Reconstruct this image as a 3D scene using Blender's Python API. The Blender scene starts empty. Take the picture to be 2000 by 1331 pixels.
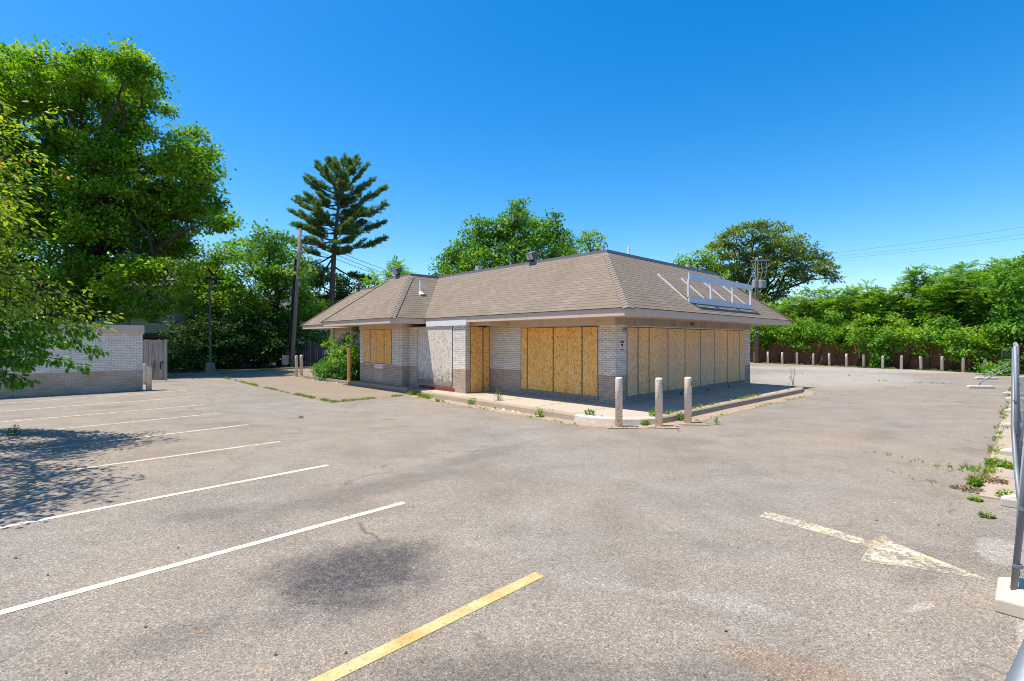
import bpy, bmesh, math, random
import numpy as np
from mathutils import Vector
R = math.radians
random.seed(5)
scene = bpy.context.scene
COL = scene.collection
# ------------------------------------------------------------------ frames
F, CX, CY, H = 968.0, 1000.0, 665.5, 2.1
C0 = Vector((3.10, 14.86, 0)); PA = Vector((-.6928, .7211, 0)); PB = Vector((.7209, .6930, 0))
def W(a, b, z=0.0):
    return C0 + PA * a + PB * b + Vector((0, 0, z))
def gp(u, v, z=0.0):                       # ground point seen in direction (u, v)
    Y = (H - z) * F / (v - CY); return Vector(((u - CX) / F * Y, Y, z))
def at(u, v, Y):                           # point at depth Y
    return Vector(((u - CX) / F * Y, Y, H - (v - CY) / F * Y))

# ------------------------------------------------------------------ tagging
def tag(o, label=None, cat=None, group=None, kind=None):
    if label: o['label'] = label
    if cat: o['category'] = cat
    if group: o['group'] = group
    if kind: o['kind'] = kind
    return o
def thing(name, loc, label, cat, group=None):
    o = bpy.data.objects.new(name, None); o.empty_display_size = .2
    o.location = loc; COL.objects.link(o)
    return tag(o, label, cat, group)
def wloc(o):
    l = Vector((0, 0, 0))
    while o is not None:
        l += o.location; o = o.parent
    return l
def copy_tree(o, parent=None):
    c = o.copy(); COL.objects.link(c)
    if parent: c.parent = parent
    for ch in list(o.children): copy_tree(ch, c)
    return c

# ------------------------------------------------------------------ mesh builder
class MB:
    def __init__(s): s.v = []; s.f = []; s.uv = {}
    def add(s, vs, fs, uvs=None):
        n = len(s.v); s.v += [Vector(x) for x in vs]
        for i, f in enumerate(fs):
            s.f.append(tuple(n + k for k in f))
            if uvs: s.uv[len(s.f) - 1] = uvs[i]
    def hexa(s, p):                        # 8 points: bottom 4, top 4
        s.add(p, [(0, 3, 2, 1), (4, 5, 6, 7), (0, 1, 5, 4), (1, 2, 6, 5), (2, 3, 7, 6), (3, 0, 4, 7)])
    def box(s, a0, a1, b0, b1, z0, z1):    # in the building's own axes
        s.hexa([W(a0, b0, z0), W(a1, b0, z0), W(a1, b1, z0), W(a0, b1, z0), W(a0, b0, z1), W(a1, b0, z1), W(a1, b1, z1), W(a0, b1, z1)])
    def wbox(s, x0, x1, y0, y1, z0, z1):
        s.hexa([(x0, y0, z0), (x1, y0, z0), (x1, y1, z0), (x0, y1, z0), (x0, y0, z1), (x1, y0, z1), (x1, y1, z1), (x0, y1, z1)])
    def bar(s, p, q, w, h, up=Vector((0, 0, 1))):
        p = Vector(p); q = Vector(q); d = (q - p).normalized(); r = d.cross(up)
        if r.length < 1e-4: r = d.cross(Vector((1, 0, 0)))
        r.normalize(); u = r.cross(d).normalized(); r *= w / 2; u *= h / 2
        s.hexa([p - r - u, p + r - u, q + r - u, q - r - u, p - r + u, p + r + u, q + r + u, q - r + u])
    def tube(s, pts, rad, n=8, cap=True):
        pts = [Vector(p) for p in pts]
        if not hasattr(rad, '__len__'): rad = [rad] * len(pts)
        base = len(s.v); ref = None
        for i, p in enumerate(pts):
            d = (pts[min(i + 1, len(pts) - 1)] - pts[max(i - 1, 0)])
            if d.length < 1e-6: d = Vector((0, 0, 1))
            d.normalize()
            if ref is None: ref = Vector((1, 0, 0)) if abs(d.x) < .8 else Vector((0, 1, 0))
            x = (ref - d * ref.dot(d)).normalized(); y = d.cross(x); ref = x
            for k in range(n):
                t = 2 * math.pi * k / n
                s.v.append(p + (x * math.cos(t) + y * math.sin(t)) * rad[i])
        for i in range(len(pts) - 1):
            for k in range(n):
                a = base + i * n + k; b = base + i * n + (k + 1) % n
                s.f.append((a, b, b + n, a + n))
        if cap:
            s.f.append(tuple(base + k for k in reversed(range(n))))
            s.f.append(tuple(base + (len(pts) - 1) * n + k for k in range(n)))
    def build(s, name, mat, parent=None, smooth=False, bevel=0, label=None, org=None, kind=None, fixn=True):
        me = bpy.data.meshes.new(name); off = wloc(parent) if parent else Vector((0, 0, 0))
        org = Vector(org) if org is not None else Vector((0, 0, 0))
        loc = org - off if (parent is None and org.length > 0) else Vector((0, 0, 0))
        sub = off + loc
        me.from_pydata([tuple(p - sub) for p in s.v], [], s.f)
        if fixn:
            bm = bmesh.new(); bm.from_mesh(me); bmesh.ops.recalc_face_normals(bm, faces=bm.faces); bm.to_mesh(me); bm.free()
        if bevel == 0:
            uvl = me.uv_layers.new(name='UV'); me.update()
            for p in me.polygons:
                n = p.normal
                if p.index in s.uv and not fixn:
                    for li, q in zip(p.loop_indices, s.uv[p.index]): uvl.data[li].uv = q
                    continue
                t = Vector((-n.y, n.x, 0))
                if t.length < .2: t = Vector((PB.x, PB.y, 0)); u2 = Vector((PA.x, PA.y, 0))
                else: t.normalize(); u2 = n.cross(t); u2 = u2 if u2.z >= 0 else -u2
                for li in p.loop_indices:
                    co = me.vertices[me.loops[li].vertex_index].co + sub - org
                    uvl.data[li].uv = (co.dot(t), co.dot(u2))
        if smooth: me.polygons.foreach_set('use_smooth', [True] * len(me.polygons))
        me.materials.append(mat)
        o = bpy.data.objects.new(name, me); COL.objects.link(o); o.location = loc
        if parent: o.parent = parent
        if bevel:
            m = o.modifiers.new('bevel', 'BEVEL'); m.width = bevel; m.segments = 2; m.limit_method = 'ANGLE'
        if label: o['label'] = label
        if kind: o['kind'] = kind
        return o

# ------------------------------------------------------------------ materials
class NT:
    def __init__(s, name):
        s.m = bpy.data.materials.new(name); s.m.use_nodes = True; s.t = s.m.node_tree
        s.t.nodes.clear(); s.out = s.n('ShaderNodeOutputMaterial')
    def n(s, typ, **kw):
        nd = s.t.nodes.new(typ)
        for k, v in kw.items(): setattr(nd, k, v)
        return nd
    def l(s, a, b): s.t.links.new(a, b)
    def put(s, sock, v):
        if hasattr(v, 'is_output') or isinstance(v, bpy.types.NodeSocket): s.l(v, sock)
        elif isinstance(v, (tuple, list)) and len(v) == 3 and sock.type == 'RGBA': sock.default_value = (*v, 1)
        else: sock.default_value = v
    def math(s, op, a, b=None, c=None, clamp=False):
        nd = s.n('ShaderNodeMath', operation=op, use_clamp=clamp)
        for i, x in enumerate((a, b, c)):
            if x is not None: s.put(nd.inputs[i], x)
        return nd.outputs[0]
    def mix(s, f, a, b, mode='MIX'):
        nd = s.n('ShaderNodeMix', data_type='RGBA', blend_type=mode)
        s.put(nd.inputs[0], f); s.put(nd.inputs[6], a); s.put(nd.inputs[7], b)
        return nd.outputs[2]
    def pos(s): return s.n('ShaderNodeNewGeometry').outputs['Position']
    def uv(s): return s.n('ShaderNodeTexCoord').outputs['UV']
    def obj(s): return s.n('ShaderNodeTexCoord').outputs['Object']
    def rnd(s): return s.n('ShaderNodeObjectInfo').outputs['Random']
    def sc(s, vec, k):
        nd = s.n('ShaderNodeVectorMath', operation='MULTIPLY'); s.put(nd.inputs[0], vec); nd.inputs[1].default_value = k if hasattr(k, '__len__') else (k, k, k)
        return nd.outputs[0]
    def noise(s, vec, scale, detail=4, rough=.55, dist=0):
        nd = s.n('ShaderNodeTexNoise'); s.put(nd.inputs['Vector'], vec); nd.inputs['Scale'].default_value = scale
        nd.inputs['Detail'].default_value = detail; nd.inputs['Roughness'].default_value = rough; nd.inputs['Distortion'].default_value = dist
        return nd.outputs[0]
    def vor(s, vec, scale, feature='F1'):
        nd = s.n('ShaderNodeTexVoronoi', feature=feature); s.put(nd.inputs['Vector'], vec); nd.inputs['Scale'].default_value = scale
        return nd
    def ramp(s, f, stops):
        nd = s.n('ShaderNodeValToRGB'); s.put(nd.inputs[0], f); e = nd.color_ramp.elements
        while len(e) < len(stops): e.new(.5)
        for k, (p, c) in enumerate(stops):
            e[k].position = p; e[k].color = (*c, 1) if hasattr(c, '__len__') else (c, c, c, 1)
        return nd.outputs[0]
    def sep(s, v):
        nd = s.n('ShaderNodeSeparateXYZ'); s.put(nd.inputs[0], v); return nd.outputs
    def bump(s, h, strength=.3, dist=.01):
        nd = s.n('ShaderNodeBump'); nd.inputs['Strength'].default_value = strength; nd.inputs['Distance'].default_value = dist
        s.put(nd.inputs['Height'], h); return nd.outputs[0]
    def pbr(s, col, rough=.8, normal=None, metal=0, spec=.3, done=True):
        nd = s.n('ShaderNodeBsdfPrincipled'); s.put(nd.inputs['Base Color'], col); s.put(nd.inputs['Roughness'], rough)
        nd.inputs['Metallic'].default_value = metal; nd.inputs['Specular IOR Level'].default_value = spec
        if normal is not None: s.l(normal, nd.inputs['Normal'])
        if done: s.l(nd.outputs[0], s.out.inputs[0])
        return nd.outputs[0]
    def hsv(s, c, h=.5, sa=1., v=1.):
        nd = s.n('ShaderNodeHueSaturation'); s.put(nd.inputs['Hue'], h); s.put(nd.inputs['Saturation'], sa); s.put(nd.inputs['Value'], v); s.put(nd.inputs['Color'], c)
        return nd.outputs[0]

def paint(name, col, rough=.6, amp=.25, scale=3., dirt=.3, dirtcol=(.12, .09, .06), metal=0, bump=.15, spec=.3, spots=None):
    k = NT(name); p = k.pos()
    n1 = k.noise(p, scale, 6, .65); n2 = k.noise(p, scale * 14, 3, .6)
    c = k.mix(n1, tuple(x * (1 - amp) for x in col), tuple(min(1, x * (1 + amp)) for x in col))
    d = k.ramp(k.noise(k.sc(p, (1, 1, .35)), scale * 2.3, 8, .7), [(.5, 0), (.72, dirt)])
    c = k.mix(d, c, dirtcol)
    if spots:
        sp = k.ramp(k.noise(p, 26, 2, .5), [(.63, 0), (.67, 1)])
        c = k.mix(k.math('MULTIPLY', sp, .8), c, spots)
    k.pbr(c, rough, k.bump(n2, bump, .004), metal, spec)
    return k.m

def brick_mat(name, up, low, split, mortar, bw=.203, rh=.0677, soldier=False, stain=True, low2=None):
    k = NT(name); uv = k.uv(); p = k.pos(); z = k.sep(p)[2]
    br = k.n('ShaderNodeTexBrick'); br.offset = .5
    if soldier:
        sx = k.sep(uv); cmb = k.n('ShaderNodeCombineXYZ'); k.l(sx[1], cmb.inputs[0]); k.l(sx[0], cmb.inputs[1]); k.l(cmb.outputs[0], br.inputs['Vector'])
        br.offset = 0
    else: k.l(uv, br.inputs['Vector'])
    br.inputs['Scale'].default_value = 1; br.inputs['Brick Width'].default_value = bw; br.inputs['Row Height'].default_value = rh
    br.inputs['Mortar Size'].default_value = .006; br.inputs['Mortar Smooth'].default_value = .25; br.inputs['Bias'].default_value = 0
    br.inputs['Color1'].default_value = (.0, .0, .0, 1); br.inputs['Color2'].default_value = (1, 1, 1, 1); br.inputs['Mortar'].default_value = (.5, .5, .5, 1)
    wob = k.noise(p, 2.2, 3); zz = k.math('ADD', z, k.math('MULTIPLY', k.math('SUBTRACT', wob, .5), .012))
    f = k.math('GREATER_THAN', zz, split)
    var = k.math('ADD', .86, k.math('MULTIPLY', br.outputs['Color'], .24))
    cu = k.mix(f, low, up)
    grime = k.noise(p, 1.1, 7, .65)
    c = k.hsv(cu, .5, 1., var)
    c = k.mix(k.ramp(grime, [(.42, 0), (.75, .45)]), c, tuple(x * .62 for x in up) if stain else up)
    c = k.mix(k.ramp(k.noise(p, 30, 4, .7), [(.55, 0), (.8, .35)]), c, (.12, .10, .085))
    mo = k.mix(f, tuple(x * .75 for x in mortar), mortar)
    c = k.mix(br.outputs['Fac'], c, mo)
    hgt = k.math('ADD', k.math('SUBTRACT', 1, br.outputs['Fac']), k.math('MULTIPLY', k.noise(p, 60, 3), .25))
    k.pbr(c, .75, k.bump(hgt, .55, .009), 0, .25)
    return k.m

def concrete(name, col, joint=None, rough=.85, amp=.2, stain=.5, stcol=(.16, .12, .09), grain=160):
    k = NT(name); p = k.pos()
    n1 = k.noise(p, .9, 7, .65); n2 = k.noise(p, grain, 3, .6); n3 = k.noise(p, 6, 6, .7)
    c = k.mix(n1, tuple(x * (1 - amp) for x in col), tuple(min(1, x * (1 + amp)) for x in col))
    c = k.mix(k.ramp(n3, [(.5, 0), (.8, stain)]), c, stcol)
    c = k.hsv(c, .5, 1, k.math('ADD', .78, k.math('MULTIPLY', n2, .44)))
    k.pbr(c, rough, k.bump(n2, .35, .004), 0, .2)
    return k.m

def asphalt_mat():
    k = NT('asphalt'); p = k.pos()
    big = k.noise(p, .16, 5, .6); med = k.noise(p, 1.3, 6, .65); big2 = k.noise(k.sc(p, (1, 1.5, 1)), .5, 6, .7, .6)
    c = k.mix(k.ramp(big, [(.35, 0), (.65, 1)]), (.240, .197, .153), (.214, .195, .172))
    c = k.hsv(c, .5, 1, k.math('ADD', .70, k.math('MULTIPLY', med, .62)))
    c = k.hsv(c, .5, 1, k.ramp(big2, [(.32, .80), (.5, 1.0), (.68, 1.1)]))
    xyz = k.sep(p)
    # oil and tyre marks lying on the lot
    def blot(x, y, rx, ry, ang, edge=.5, warp=1.1, ns=2.1):
        dx = k.math('SUBTRACT', xyz[0], x); dy = k.math('SUBTRACT', xyz[1], y); ca, sa = math.cos(ang), math.sin(ang)
        e1 = k.math('DIVIDE', k.math('ADD', k.math('MULTIPLY', dx, ca), k.math('MULTIPLY', dy, sa)), rx)
        e2 = k.math('DIVIDE', k.math('SUBTRACT', k.math('MULTIPLY', dy, ca), k.math('MULTIPLY', dx, sa)), ry)
        r = k.math('SQRT', k.math('ADD', k.math('MULTIPLY', e1, e1), k.math('MULTIPLY', e2, e2)))
        r = k.math('ADD', r, k.math('MULTIPLY', k.math('SUBTRACT', k.noise(p, ns, 6, .7), .5), warp))
        nd = k.n('ShaderNodeMapRange', interpolation_type='SMOOTHSTEP'); k.l(r, nd.inputs[0])
        nd.inputs[1].default_value = 1.0; nd.inputs[2].default_value = 1.0 - edge; nd.inputs[3].default_value = 0; nd.inputs[4].default_value = 1
        return nd.outputs[0]
    dark = None
    for (x, y, rx, ry, an, st) in [(-1.42, 4.50, 1.15, .98, .6, 1.0), (-1.72, 4.12, .38, .25, .3, .6), (-3.6, 6.0, .75, .4, .2, .45), (-2.35, 3.55, .6, .3, .7, .4),
                                   (-.2, 3.05, 1.2, .45, .2, .55), (1.3, 3.1, 1.0, .3, .1, .40), (-1.9, 7.1, 2.8, .55, .78, .42), (-.6, 9.0, 2.2, .5, .9, .35), (-4.5, 3.4, 1.1, .6, .6, .4),
                                   (-3.3, 13.2, .35, .2, 0, .4), (9, 25, 6, .5, .2, .3), (20, 36, 7, .5, -.3, .25), (14, 31, 5, .35, .5, .25), (-12.7, 15.5, 1.2, .6, .7, .3), (3.6, 4.4, .5, .2, .3, .3)]:
        b = k.math('MULTIPLY', blot(x, y, rx, ry, an, .75), st)
        dark = b if dark is None else k.math('MAXIMUM', dark, b)
    dark = k.math('MULTIPLY', dark, k.ramp(k.noise(p, 14, 7, .8), [(.34, .55), (.54, 1)]))
    c = k.mix(dark, c, (.050, .048, .052))
    lite = None
    for (x, y, rx, ry, an, st) in [(4.9, 4.95, .55, .25, .8, .28), (3.75, 3.55, .42, .12, .7, .4), (3.2, 3.9, .22, .05, .4, .35), (1.75, 3.95, .55, .16, -.45, .16), (1.1, 4.15, .5, .10, -.3, .14), (18, 28, 9, 5, .8, .25), (24, 36, 9, 4, -.5, .3)]:
        b = k.math('MULTIPLY', blot(x, y, rx, ry, an, .5, 1.6, 3.1), st)
        lite = b if lite is None else k.math('MAXIMUM', lite, b)
    c = k.mix(lite, c, (.52, .49, .45))
    # rust spots and faint orange wash
    rs = k.ramp(k.noise(p, 5.5, 2, .4), [(.70, 0), (.745, 1)])
    c = k.mix(k.math('MULTIPLY', rs, k.math('MULTIPLY', .6, k.ramp(big2, [(.45, 0), (.6, 1)]))), c, (.34, .16, .055))
    c = k.mix(k.math('MULTIPLY', blot(1.75, 3.2, .75, .28, -.5, .8), .28), c, (.32, .19, .10))
    # aggregate
    v1 = k.vor(p, 92); v2 = k.vor(p, 185)
    g1 = k.sep(v1.outputs['Color'])[0]; g2 = k.sep(v2.outputs['Color'])[1]
    agg = k.math('ADD', k.ramp(g1, [(0, .56), (.25, .86), (.7, 1.04), (.88, 1.18), (.97, 1.65)]), k.math('MULTIPLY', k.math('SUBTRACT', g2, .5), .55))
    c = k.hsv(c, .5, 1, agg)
    mid = k.math('ADD', k.math('MULTIPLY', k.math('SUBTRACT', k.noise(p, 26, 3, .8), .5), .75), k.math('MULTIPLY', k.math('SUBTRACT', k.noise(p, 9, 5, .75), .5), .42))
    c = k.hsv(c, .5, 1, k.math('ADD', 1., mid))
    c = k.mix(k.math('MULTIPLY', k.math('GREATER_THAN', g2, .86), .35), c, (.33, .235, .15))
    fk = k.vor(p, 2.6); fs = k.sep(fk.outputs['Color'])
    fl_ = k.math('MULTIPLY', k.math('LESS_THAN', k.math('ADD', fk.outputs['Distance'], k.math('MULTIPLY', k.noise(p, 30, 3), .06)), .075), k.math('GREATER_THAN', fs[0], .82))
    c = k.mix(k.math('MULTIPLY', fl_, .6), c, k.mix(fs[2], (.60, .57, .52), (.10, .07, .05)))
    # hairline cracks
    wp = k.n('ShaderNodeVectorMath', operation='ADD'); k.l(p, wp.inputs[0])
    nz = k.n('ShaderNodeTexNoise'); nz.inputs['Scale'].default_value = .9; nz.inputs['Detail'].default_value = 5; k.l(p, nz.inputs['Vector']); k.l(k.sc(nz.outputs['Color'], 1.6), wp.inputs[1])
    cr = k.vor(wp.outputs[0], .17, 'DISTANCE_TO_EDGE').outputs['Distance']
    ck = k.math('MULTIPLY', k.ramp(cr, [(.002, 1), (.006, 0)]), k.ramp(big2, [(.5, 0), (.6, .7)]))
    c = k.mix(ck, c, (.06, .055, .05))
    h = k.math('ADD', v1.outputs['Distance'], k.math('MULTIPLY', k.noise(p, 240, 2), .4))
    k.pbr(c, .82, k.bump(h, .6, .006), 0, .3)
    return k.m

def road_paint(name, col, wear=(.50, .60), ylw=None):
    k = NT(name); p = k.pos()
    n = k.math('ADD', k.math('MULTIPLY', k.noise(p, 2.3, 5, .6), .30), k.math('ADD', k.math('MULTIPLY', k.noise(p, 70, 3, .75), .30), k.math('MULTIPLY', k.noise(p, 15, 4, .75), .40)))
    keep = k.ramp(n, [(wear[0] - .12, 0), (wear[1] - .12, 1)])
    cr = k.vor(p, 24, 'DISTANCE_TO_EDGE').outputs['Distance']
    keep = k.math('MULTIPLY', keep, k.ramp(cr, [(.01, .55), (.03, 1)]))
    c = k.mix(k.noise(p, 3, 6, .7), tuple(x * .82 for x in col), tuple(min(.9, x * 1.12) for x in col))
    if ylw: c = k.mix(k.ramp(k.noise(p, 1.6, 5, .6), [(.45, 0), (.62, 1)]), c, ylw)
    b = k.pbr(c, .7, k.bump(k.noise(p, 120, 2), .4, .003), 0, .25, done=False)
    tr = k.n('ShaderNodeBsdfTransparent'); mx = k.n('ShaderNodeMixShader'); k.l(keep, mx.inputs[0]); k.l(tr.outputs[0], mx.inputs[1]); k.l(b, mx.inputs[2])
    k.l(mx.outputs[0], k.out.inputs[0]); return k.m

def shingle_mat(rowh):
    k = NT('shingle'); uv = k.uv(); p = k.pos()
    br = k.n('ShaderNodeTexBrick'); br.offset = .5; br.squash = 1; k.l(uv, br.inputs['Vector'])
    for nm, v in (('Scale', 1), ('Brick Width', .33), ('Row Height', rowh), ('Mortar Size', .006), ('Mortar Smooth', .1), ('Bias', 0)): br.inputs[nm].default_value = v
    br.inputs['Color1'].default_value = (0, 0, 0, 1); br.inputs['Color2'].default_value = (1, 1, 1, 1); br.inputs['Mortar'].default_value = (.5, .5, .5, 1)
    c = k.ramp(br.outputs['Color'], [(0, (.196, .152, .114)), (.5, (.206, .162, .124)), (.85, (.214, .170, .131)), (1, (.235, .192, .152))])
    c = k.hsv(c, .5, 1, k.math('ADD', .72, k.math('MULTIPLY', k.noise(p, 160, 3, .7), .56)))
    st = k.noise(k.sc(p, (1, 1, .4)), .9, 6, .65)
    c = k.mix(k.ramp(st, [(.5, 0), (.78, .5)]), c, (.12, .098, .083))
    c = k.mix(k.math('MULTIPLY', br.outputs['Fac'], .6), c, (.10, .075, .058))
    h = k.math('ADD', k.math('MULTIPLY', k.math('SUBTRACT', 1, br.outputs['Fac']), 1), k.math('MULTIPLY', k.noise(p, 200, 2), .3))
    k.pbr(c, .88, k.bump(h, .5, .006), 0, .2); return k.m

def osb_mat(name, base, lite, darkc, weathered=False):
    k = NT(name); uv = k.uv(); r = k.rnd()
    off = k.n('ShaderNodeCombineXYZ'); k.l(k.math('MULTIPLY', r, 37.), off.inputs[0]); k.l(k.math('MULTIPLY', r, 11.), off.inputs[1])
    ad = k.n('ShaderNodeVectorMath', operation='ADD'); k.l(uv, ad.inputs[0]); k.l(off.outputs[0], ad.inputs[1]); q = ad.outputs[0]
    nz = k.n('ShaderNodeTexNoise'); nz.inputs['Scale'].default_value = 7; nz.inputs['Detail'].default_value = 2; k.l(q, nz.inputs['Vector'])
    wp = k.n('ShaderNodeVectorMath', operation='ADD'); k.l(q, wp.inputs[0]); k.l(k.sc(nz.outputs['Color'], .10), wp.inputs[1])
    s1 = k.vor(k.sc(wp.outputs[0], (1, .28, 1)), 44); s2 = k.vor(k.sc(wp.outputs[0], (.5, .75, 1)), 46)
    t1 = k.sep(s1.outputs['Color'])[0]; t2 = k.sep(s2.outputs['Color'])[1]
    g = k.math('ADD', k.math('MULTIPLY', t1, .6), k.math('MULTIPLY', t2, .4))
    c = k.ramp(g, [(.1, darkc), (.4, base), (.68, lite), (.95, tuple(min(1, x * 1.18) for x in lite))])
    c = k.mix(k.ramp(k.noise(q, 1.3, 4, .6), [(.35, 0), (.75, .35)]), c, tuple(x * .8 for x in base))
    chip = k.ramp(k.noise(k.sc(q, (1, .5, 1)), 17, 3, .5), [(.68, 0), (.72, 1)])
    c = k.mix(k.math('MULTIPLY', chip, .55), c, darkc)
    x = k.sep(uv)[0]
    if not weathered:
        ln = k.math('LESS_THAN', k.math('ABSOLUTE', k.math('SUBTRACT', x, k.math('ADD', .60, k.math('MULTIPLY', k.math('SUBTRACT', k.noise(q, 3.3, 2), .5), .03)))), .030)
        ln = k.math('MULTIPLY', ln, k.ramp(k.noise(k.sc(q, (1, 1, 1)), 19, 4, .7), [(.36, .25), (.5, .95)]))
        c = k.mix(ln, c, (.13, .085, .055))
        ws = k.ramp(k.sep(k.pos())[2], [(.5, 1), (1.0, 0)])
    else:
        zz = k.sep(uv)[1]
        c = k.mix(k.ramp(k.noise(k.sc(q, (1, .7, 1)), 9, 6, .75), [(.42, 0), (.6, .7)]), c, (.78, .70, .62))
        md = k.math('MULTIPLY', k.ramp(zz, [(.05, .95), (.55, 0)]), k.ramp(k.noise(k.sc(q, (1, .45, 1)), 8, 6, .75), [(.38, 0), (.6, 1)]))
        c = k.mix(md, c, (.10, .095, .10))
    c = k.hsv(c, k.math('ADD', .497, k.math('MULTIPLY', r, .008)), k.math('ADD', .92, k.math('MULTIPLY', r, .16)), k.math('ADD', .92, k.math('MULTIPLY', r, .16)))
    k.pbr(c, .7, k.bump(g, .3, .003), 0, .25); return k.m

def wood_board(name, ca, cb, vs=.1):
    k = NT(name); p = k.obj()
    n = k.ramp(k.noise(k.sc(p, (14, 14, .5)), 1.3, 6, .7), [(.32, 0), (.62, 1)]); n2 = k.noise(k.sc(p, (1.6, 1, .45)), 1.6, 5, .6)
    c = k.mix(n, ca, cb); c = k.mix(k.ramp(n2, [(.5, 0), (.68, .7)]), c, tuple(x * .35 for x in ca))
    c = k.mix(k.ramp(k.sep(p)[2], [(0, .5), (.5, 0)]), c, (.09, .10, .045))
    k.pbr(c, .85, k.bump(n, .4, .006), 0, .2); return k.m

def leaf_mat(name, stops, trans=.30, rough=.55, spec=.22, tcol=None):
    k = NT(name); at_ = k.n('ShaderNodeAttribute', attribute_name='tint')
    c = k.ramp(at_.outputs['Fac'], stops)
    b = k.pbr(c, rough, None, 0, spec, done=False)
    t = k.n('ShaderNodeBsdfTranslucent'); k.l(k.hsv(c, .485, 1.1, 1.7), t.inputs[0])
    mx = k.n('ShaderNodeMixShader'); mx.inputs[0].default_value = trans; k.l(b, mx.inputs[1]); k.l(t.outputs[0], mx.inputs[2])
    k.l(mx.outputs[0], k.out.inputs[0]); return k.m

def bark(name, ca, cb):
    k = NT(name); p = k.pos(); n = k.noise(k.sc(p, (1, 1, .25)), 14, 6, .7)
    k.pbr(k.mix(n, ca, cb), .9, k.bump(n, .8, .03), 0, .15); return k.m

M = {}
ROWH = .1411
M['asphalt'] = asphalt_mat()
M['brick'] = brick_mat('painted_brick', (.80, .70, .585), (.49, .355, .255), 1.04, (.20, .17, .15))
M['brick_low'] = brick_mat('painted_brick_enclosure', (.86, .755, .64), (.56, .395, .275), .86, (.38, .31, .25), stain=False)
M['soldier'] = brick_mat('soldier_brick', (.335, .275, .235), (.335, .275, .235), 9, (.17, .14, .12), soldier=True)
M['red_brick'] = brick_mat('red_brick', (.215, .070, .034), (.215, .070, .034), 9, (.20, .14, .10))
M['trim'] = paint('trim_paint', (.67, .49, .37), .6, .08, 1.2, .18)
M['trim_white'] = paint('trim_white', (.74, .71, .68), .6, .06, 1.2, .15)
M['frieze'] = paint('frieze_board', (.58, .47, .34), .7, .12, 1.0, .35, (.20, .15, .10))
M['frieze_stained'] = paint('frieze_stained', (.40, .34, .275), .75, .2, 1.3, .7, (.12, .10, .08))
M['shingle'] = shingle_mat(ROWH)
M['cap_shingle'] = paint('cap_shingle', (.215, .175, .145), .9, .2, 5, .3, (.09, .07, .06))
M['coping'] = paint('coping_metal', (.20, .17, .20), .45, .12, 2, .2, (.1, .09, .1), spec=.5)
M['flat_roof'] = concrete('flat_roof', (.3, .29, .28))
M['osb'] = osb_mat('osb', (.84, .405, .115), (.93, .55, .20), (.54, .21, .05))
M['osb_pale'] = osb_mat('osb_pale', (.86, .47, .225), (.93, .59, .325), (.62, .28, .105))
M['osb_grey'] = osb_mat('osb_weathered', (.60, .46, .33), (.80, .70, .58), (.30, .19, .12), True)
M['sidewalk'] = concrete('sidewalk_concrete', (.40, .345, .275), amp=.16, stain=.45)
M['curb'] = concrete('curb_concrete', (.33, .255, .185), amp=.2, stain=.5)
M['curb_paint'] = concrete('curb_painted', (.54, .475, .40), amp=.14, stain=.6)
M['gutter'] = concrete('gutter_concrete', (.32, .245, .178), amp=.22, stain=.6, stcol=(.2, .12, .06))
M['slab'] = concrete('slab_concrete', (.36, .29, .225), amp=.18, stain=.5, stcol=(.2, .13, .08))
M['apron'] = concrete('apron_concrete', (.235, .185, .143), amp=.22, stain=.6)
M['stop'] = concrete('stop_concrete', (.50, .455, .40), amp=.15, stain=.4)
M['stop_cream'] = concrete('stop_cream', (.56, .475, .375), amp=.12, stain=.3)
M['line'] = road_paint('line_paint', (.64, .55, .41), (.52, .63))
M['line_white'] = road_paint('line_white', (.66, .59, .46), (.50, .60))
M['line_yellow'] = road_paint('line_yellow', (.60, .44, .21), (.49, .59), (.48, .30, .11))
M['arrow'] = road_paint('arrow_paint', (.78, .69, .53), (.575, .70), (.66, .50, .27))
M['bollard'] = paint('bollard_paint', (.80, .63, .49), .55, .12, 2.2, .35, (.25, .17, .11), spots=(.10, .07, .055))
M['bollard_yellow'] = paint('bollard_yellow', (.90, .52, .16), .55, .12, 2.5, .2, (.30, .17, .08))
M['galv'] = paint('galvanised', (.19, .21, .24), .55, .15, 6, .15, (.2, .2, .2), metal=.35, spec=.5)
M['wire'] = paint('wire', (.66, .67, .70), .45, .1, 6, .1, metal=.6)
M['white_metal'] = paint('white_metal', (.62, .64, .68), .45, .06, 2, .12)
M['dark_metal'] = paint('dark_metal', (.05, .042, .040), .5, .2, 5, .1)
M['grey_metal'] = paint('grey_metal', (.35, .33, .34), .5, .15, 3, .2)
M['lamp_pole'] = paint('lamp_pole', (.12, .105, .10), .55, .15, 3, .2)
M['pvc'] = paint('pvc', (.78, .79, .80), .4, .05, 4, .1)
M['lens'] = paint('lens', (.55, .56, .50), .15, .2, 20, .1, spec=.6)
M['black'] = paint('black', (.015, .014, .014), .6, .1, 5, 0)
M['pole'] = bark('utility_pole', (.10, .062, .042), (.26, .185, .135))
M['pole_grey'] = bark('utility_pole_grey', (.13, .105, .085), (.32, .27, .22))
M['bark'] = bark('bark', (.035, .027, .02), (.11, .085, .065))
M['pine_bark'] = bark('pine_bark', (.07, .05, .042), (.20, .155, .13))
M['gate'] = wood_board('weathered_wood', (.14, .115, .09), (.50, .42, .34))
M['siding_wood'] = wood_board('dark_wood', (.10, .08, .06), (.17, .14, .11))
M['soil'] = concrete('soil', (.075, .06, .042), amp=.4, stain=.5, stcol=(.03, .04, .015), grain=40)
M['red'] = paint('sign_red', (.45, .04, .06), .5, .1, 5, .05)
M['sign_white'] = paint('sign_white', (.75, .75, .76), .5, .04, 5, .05)
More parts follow.
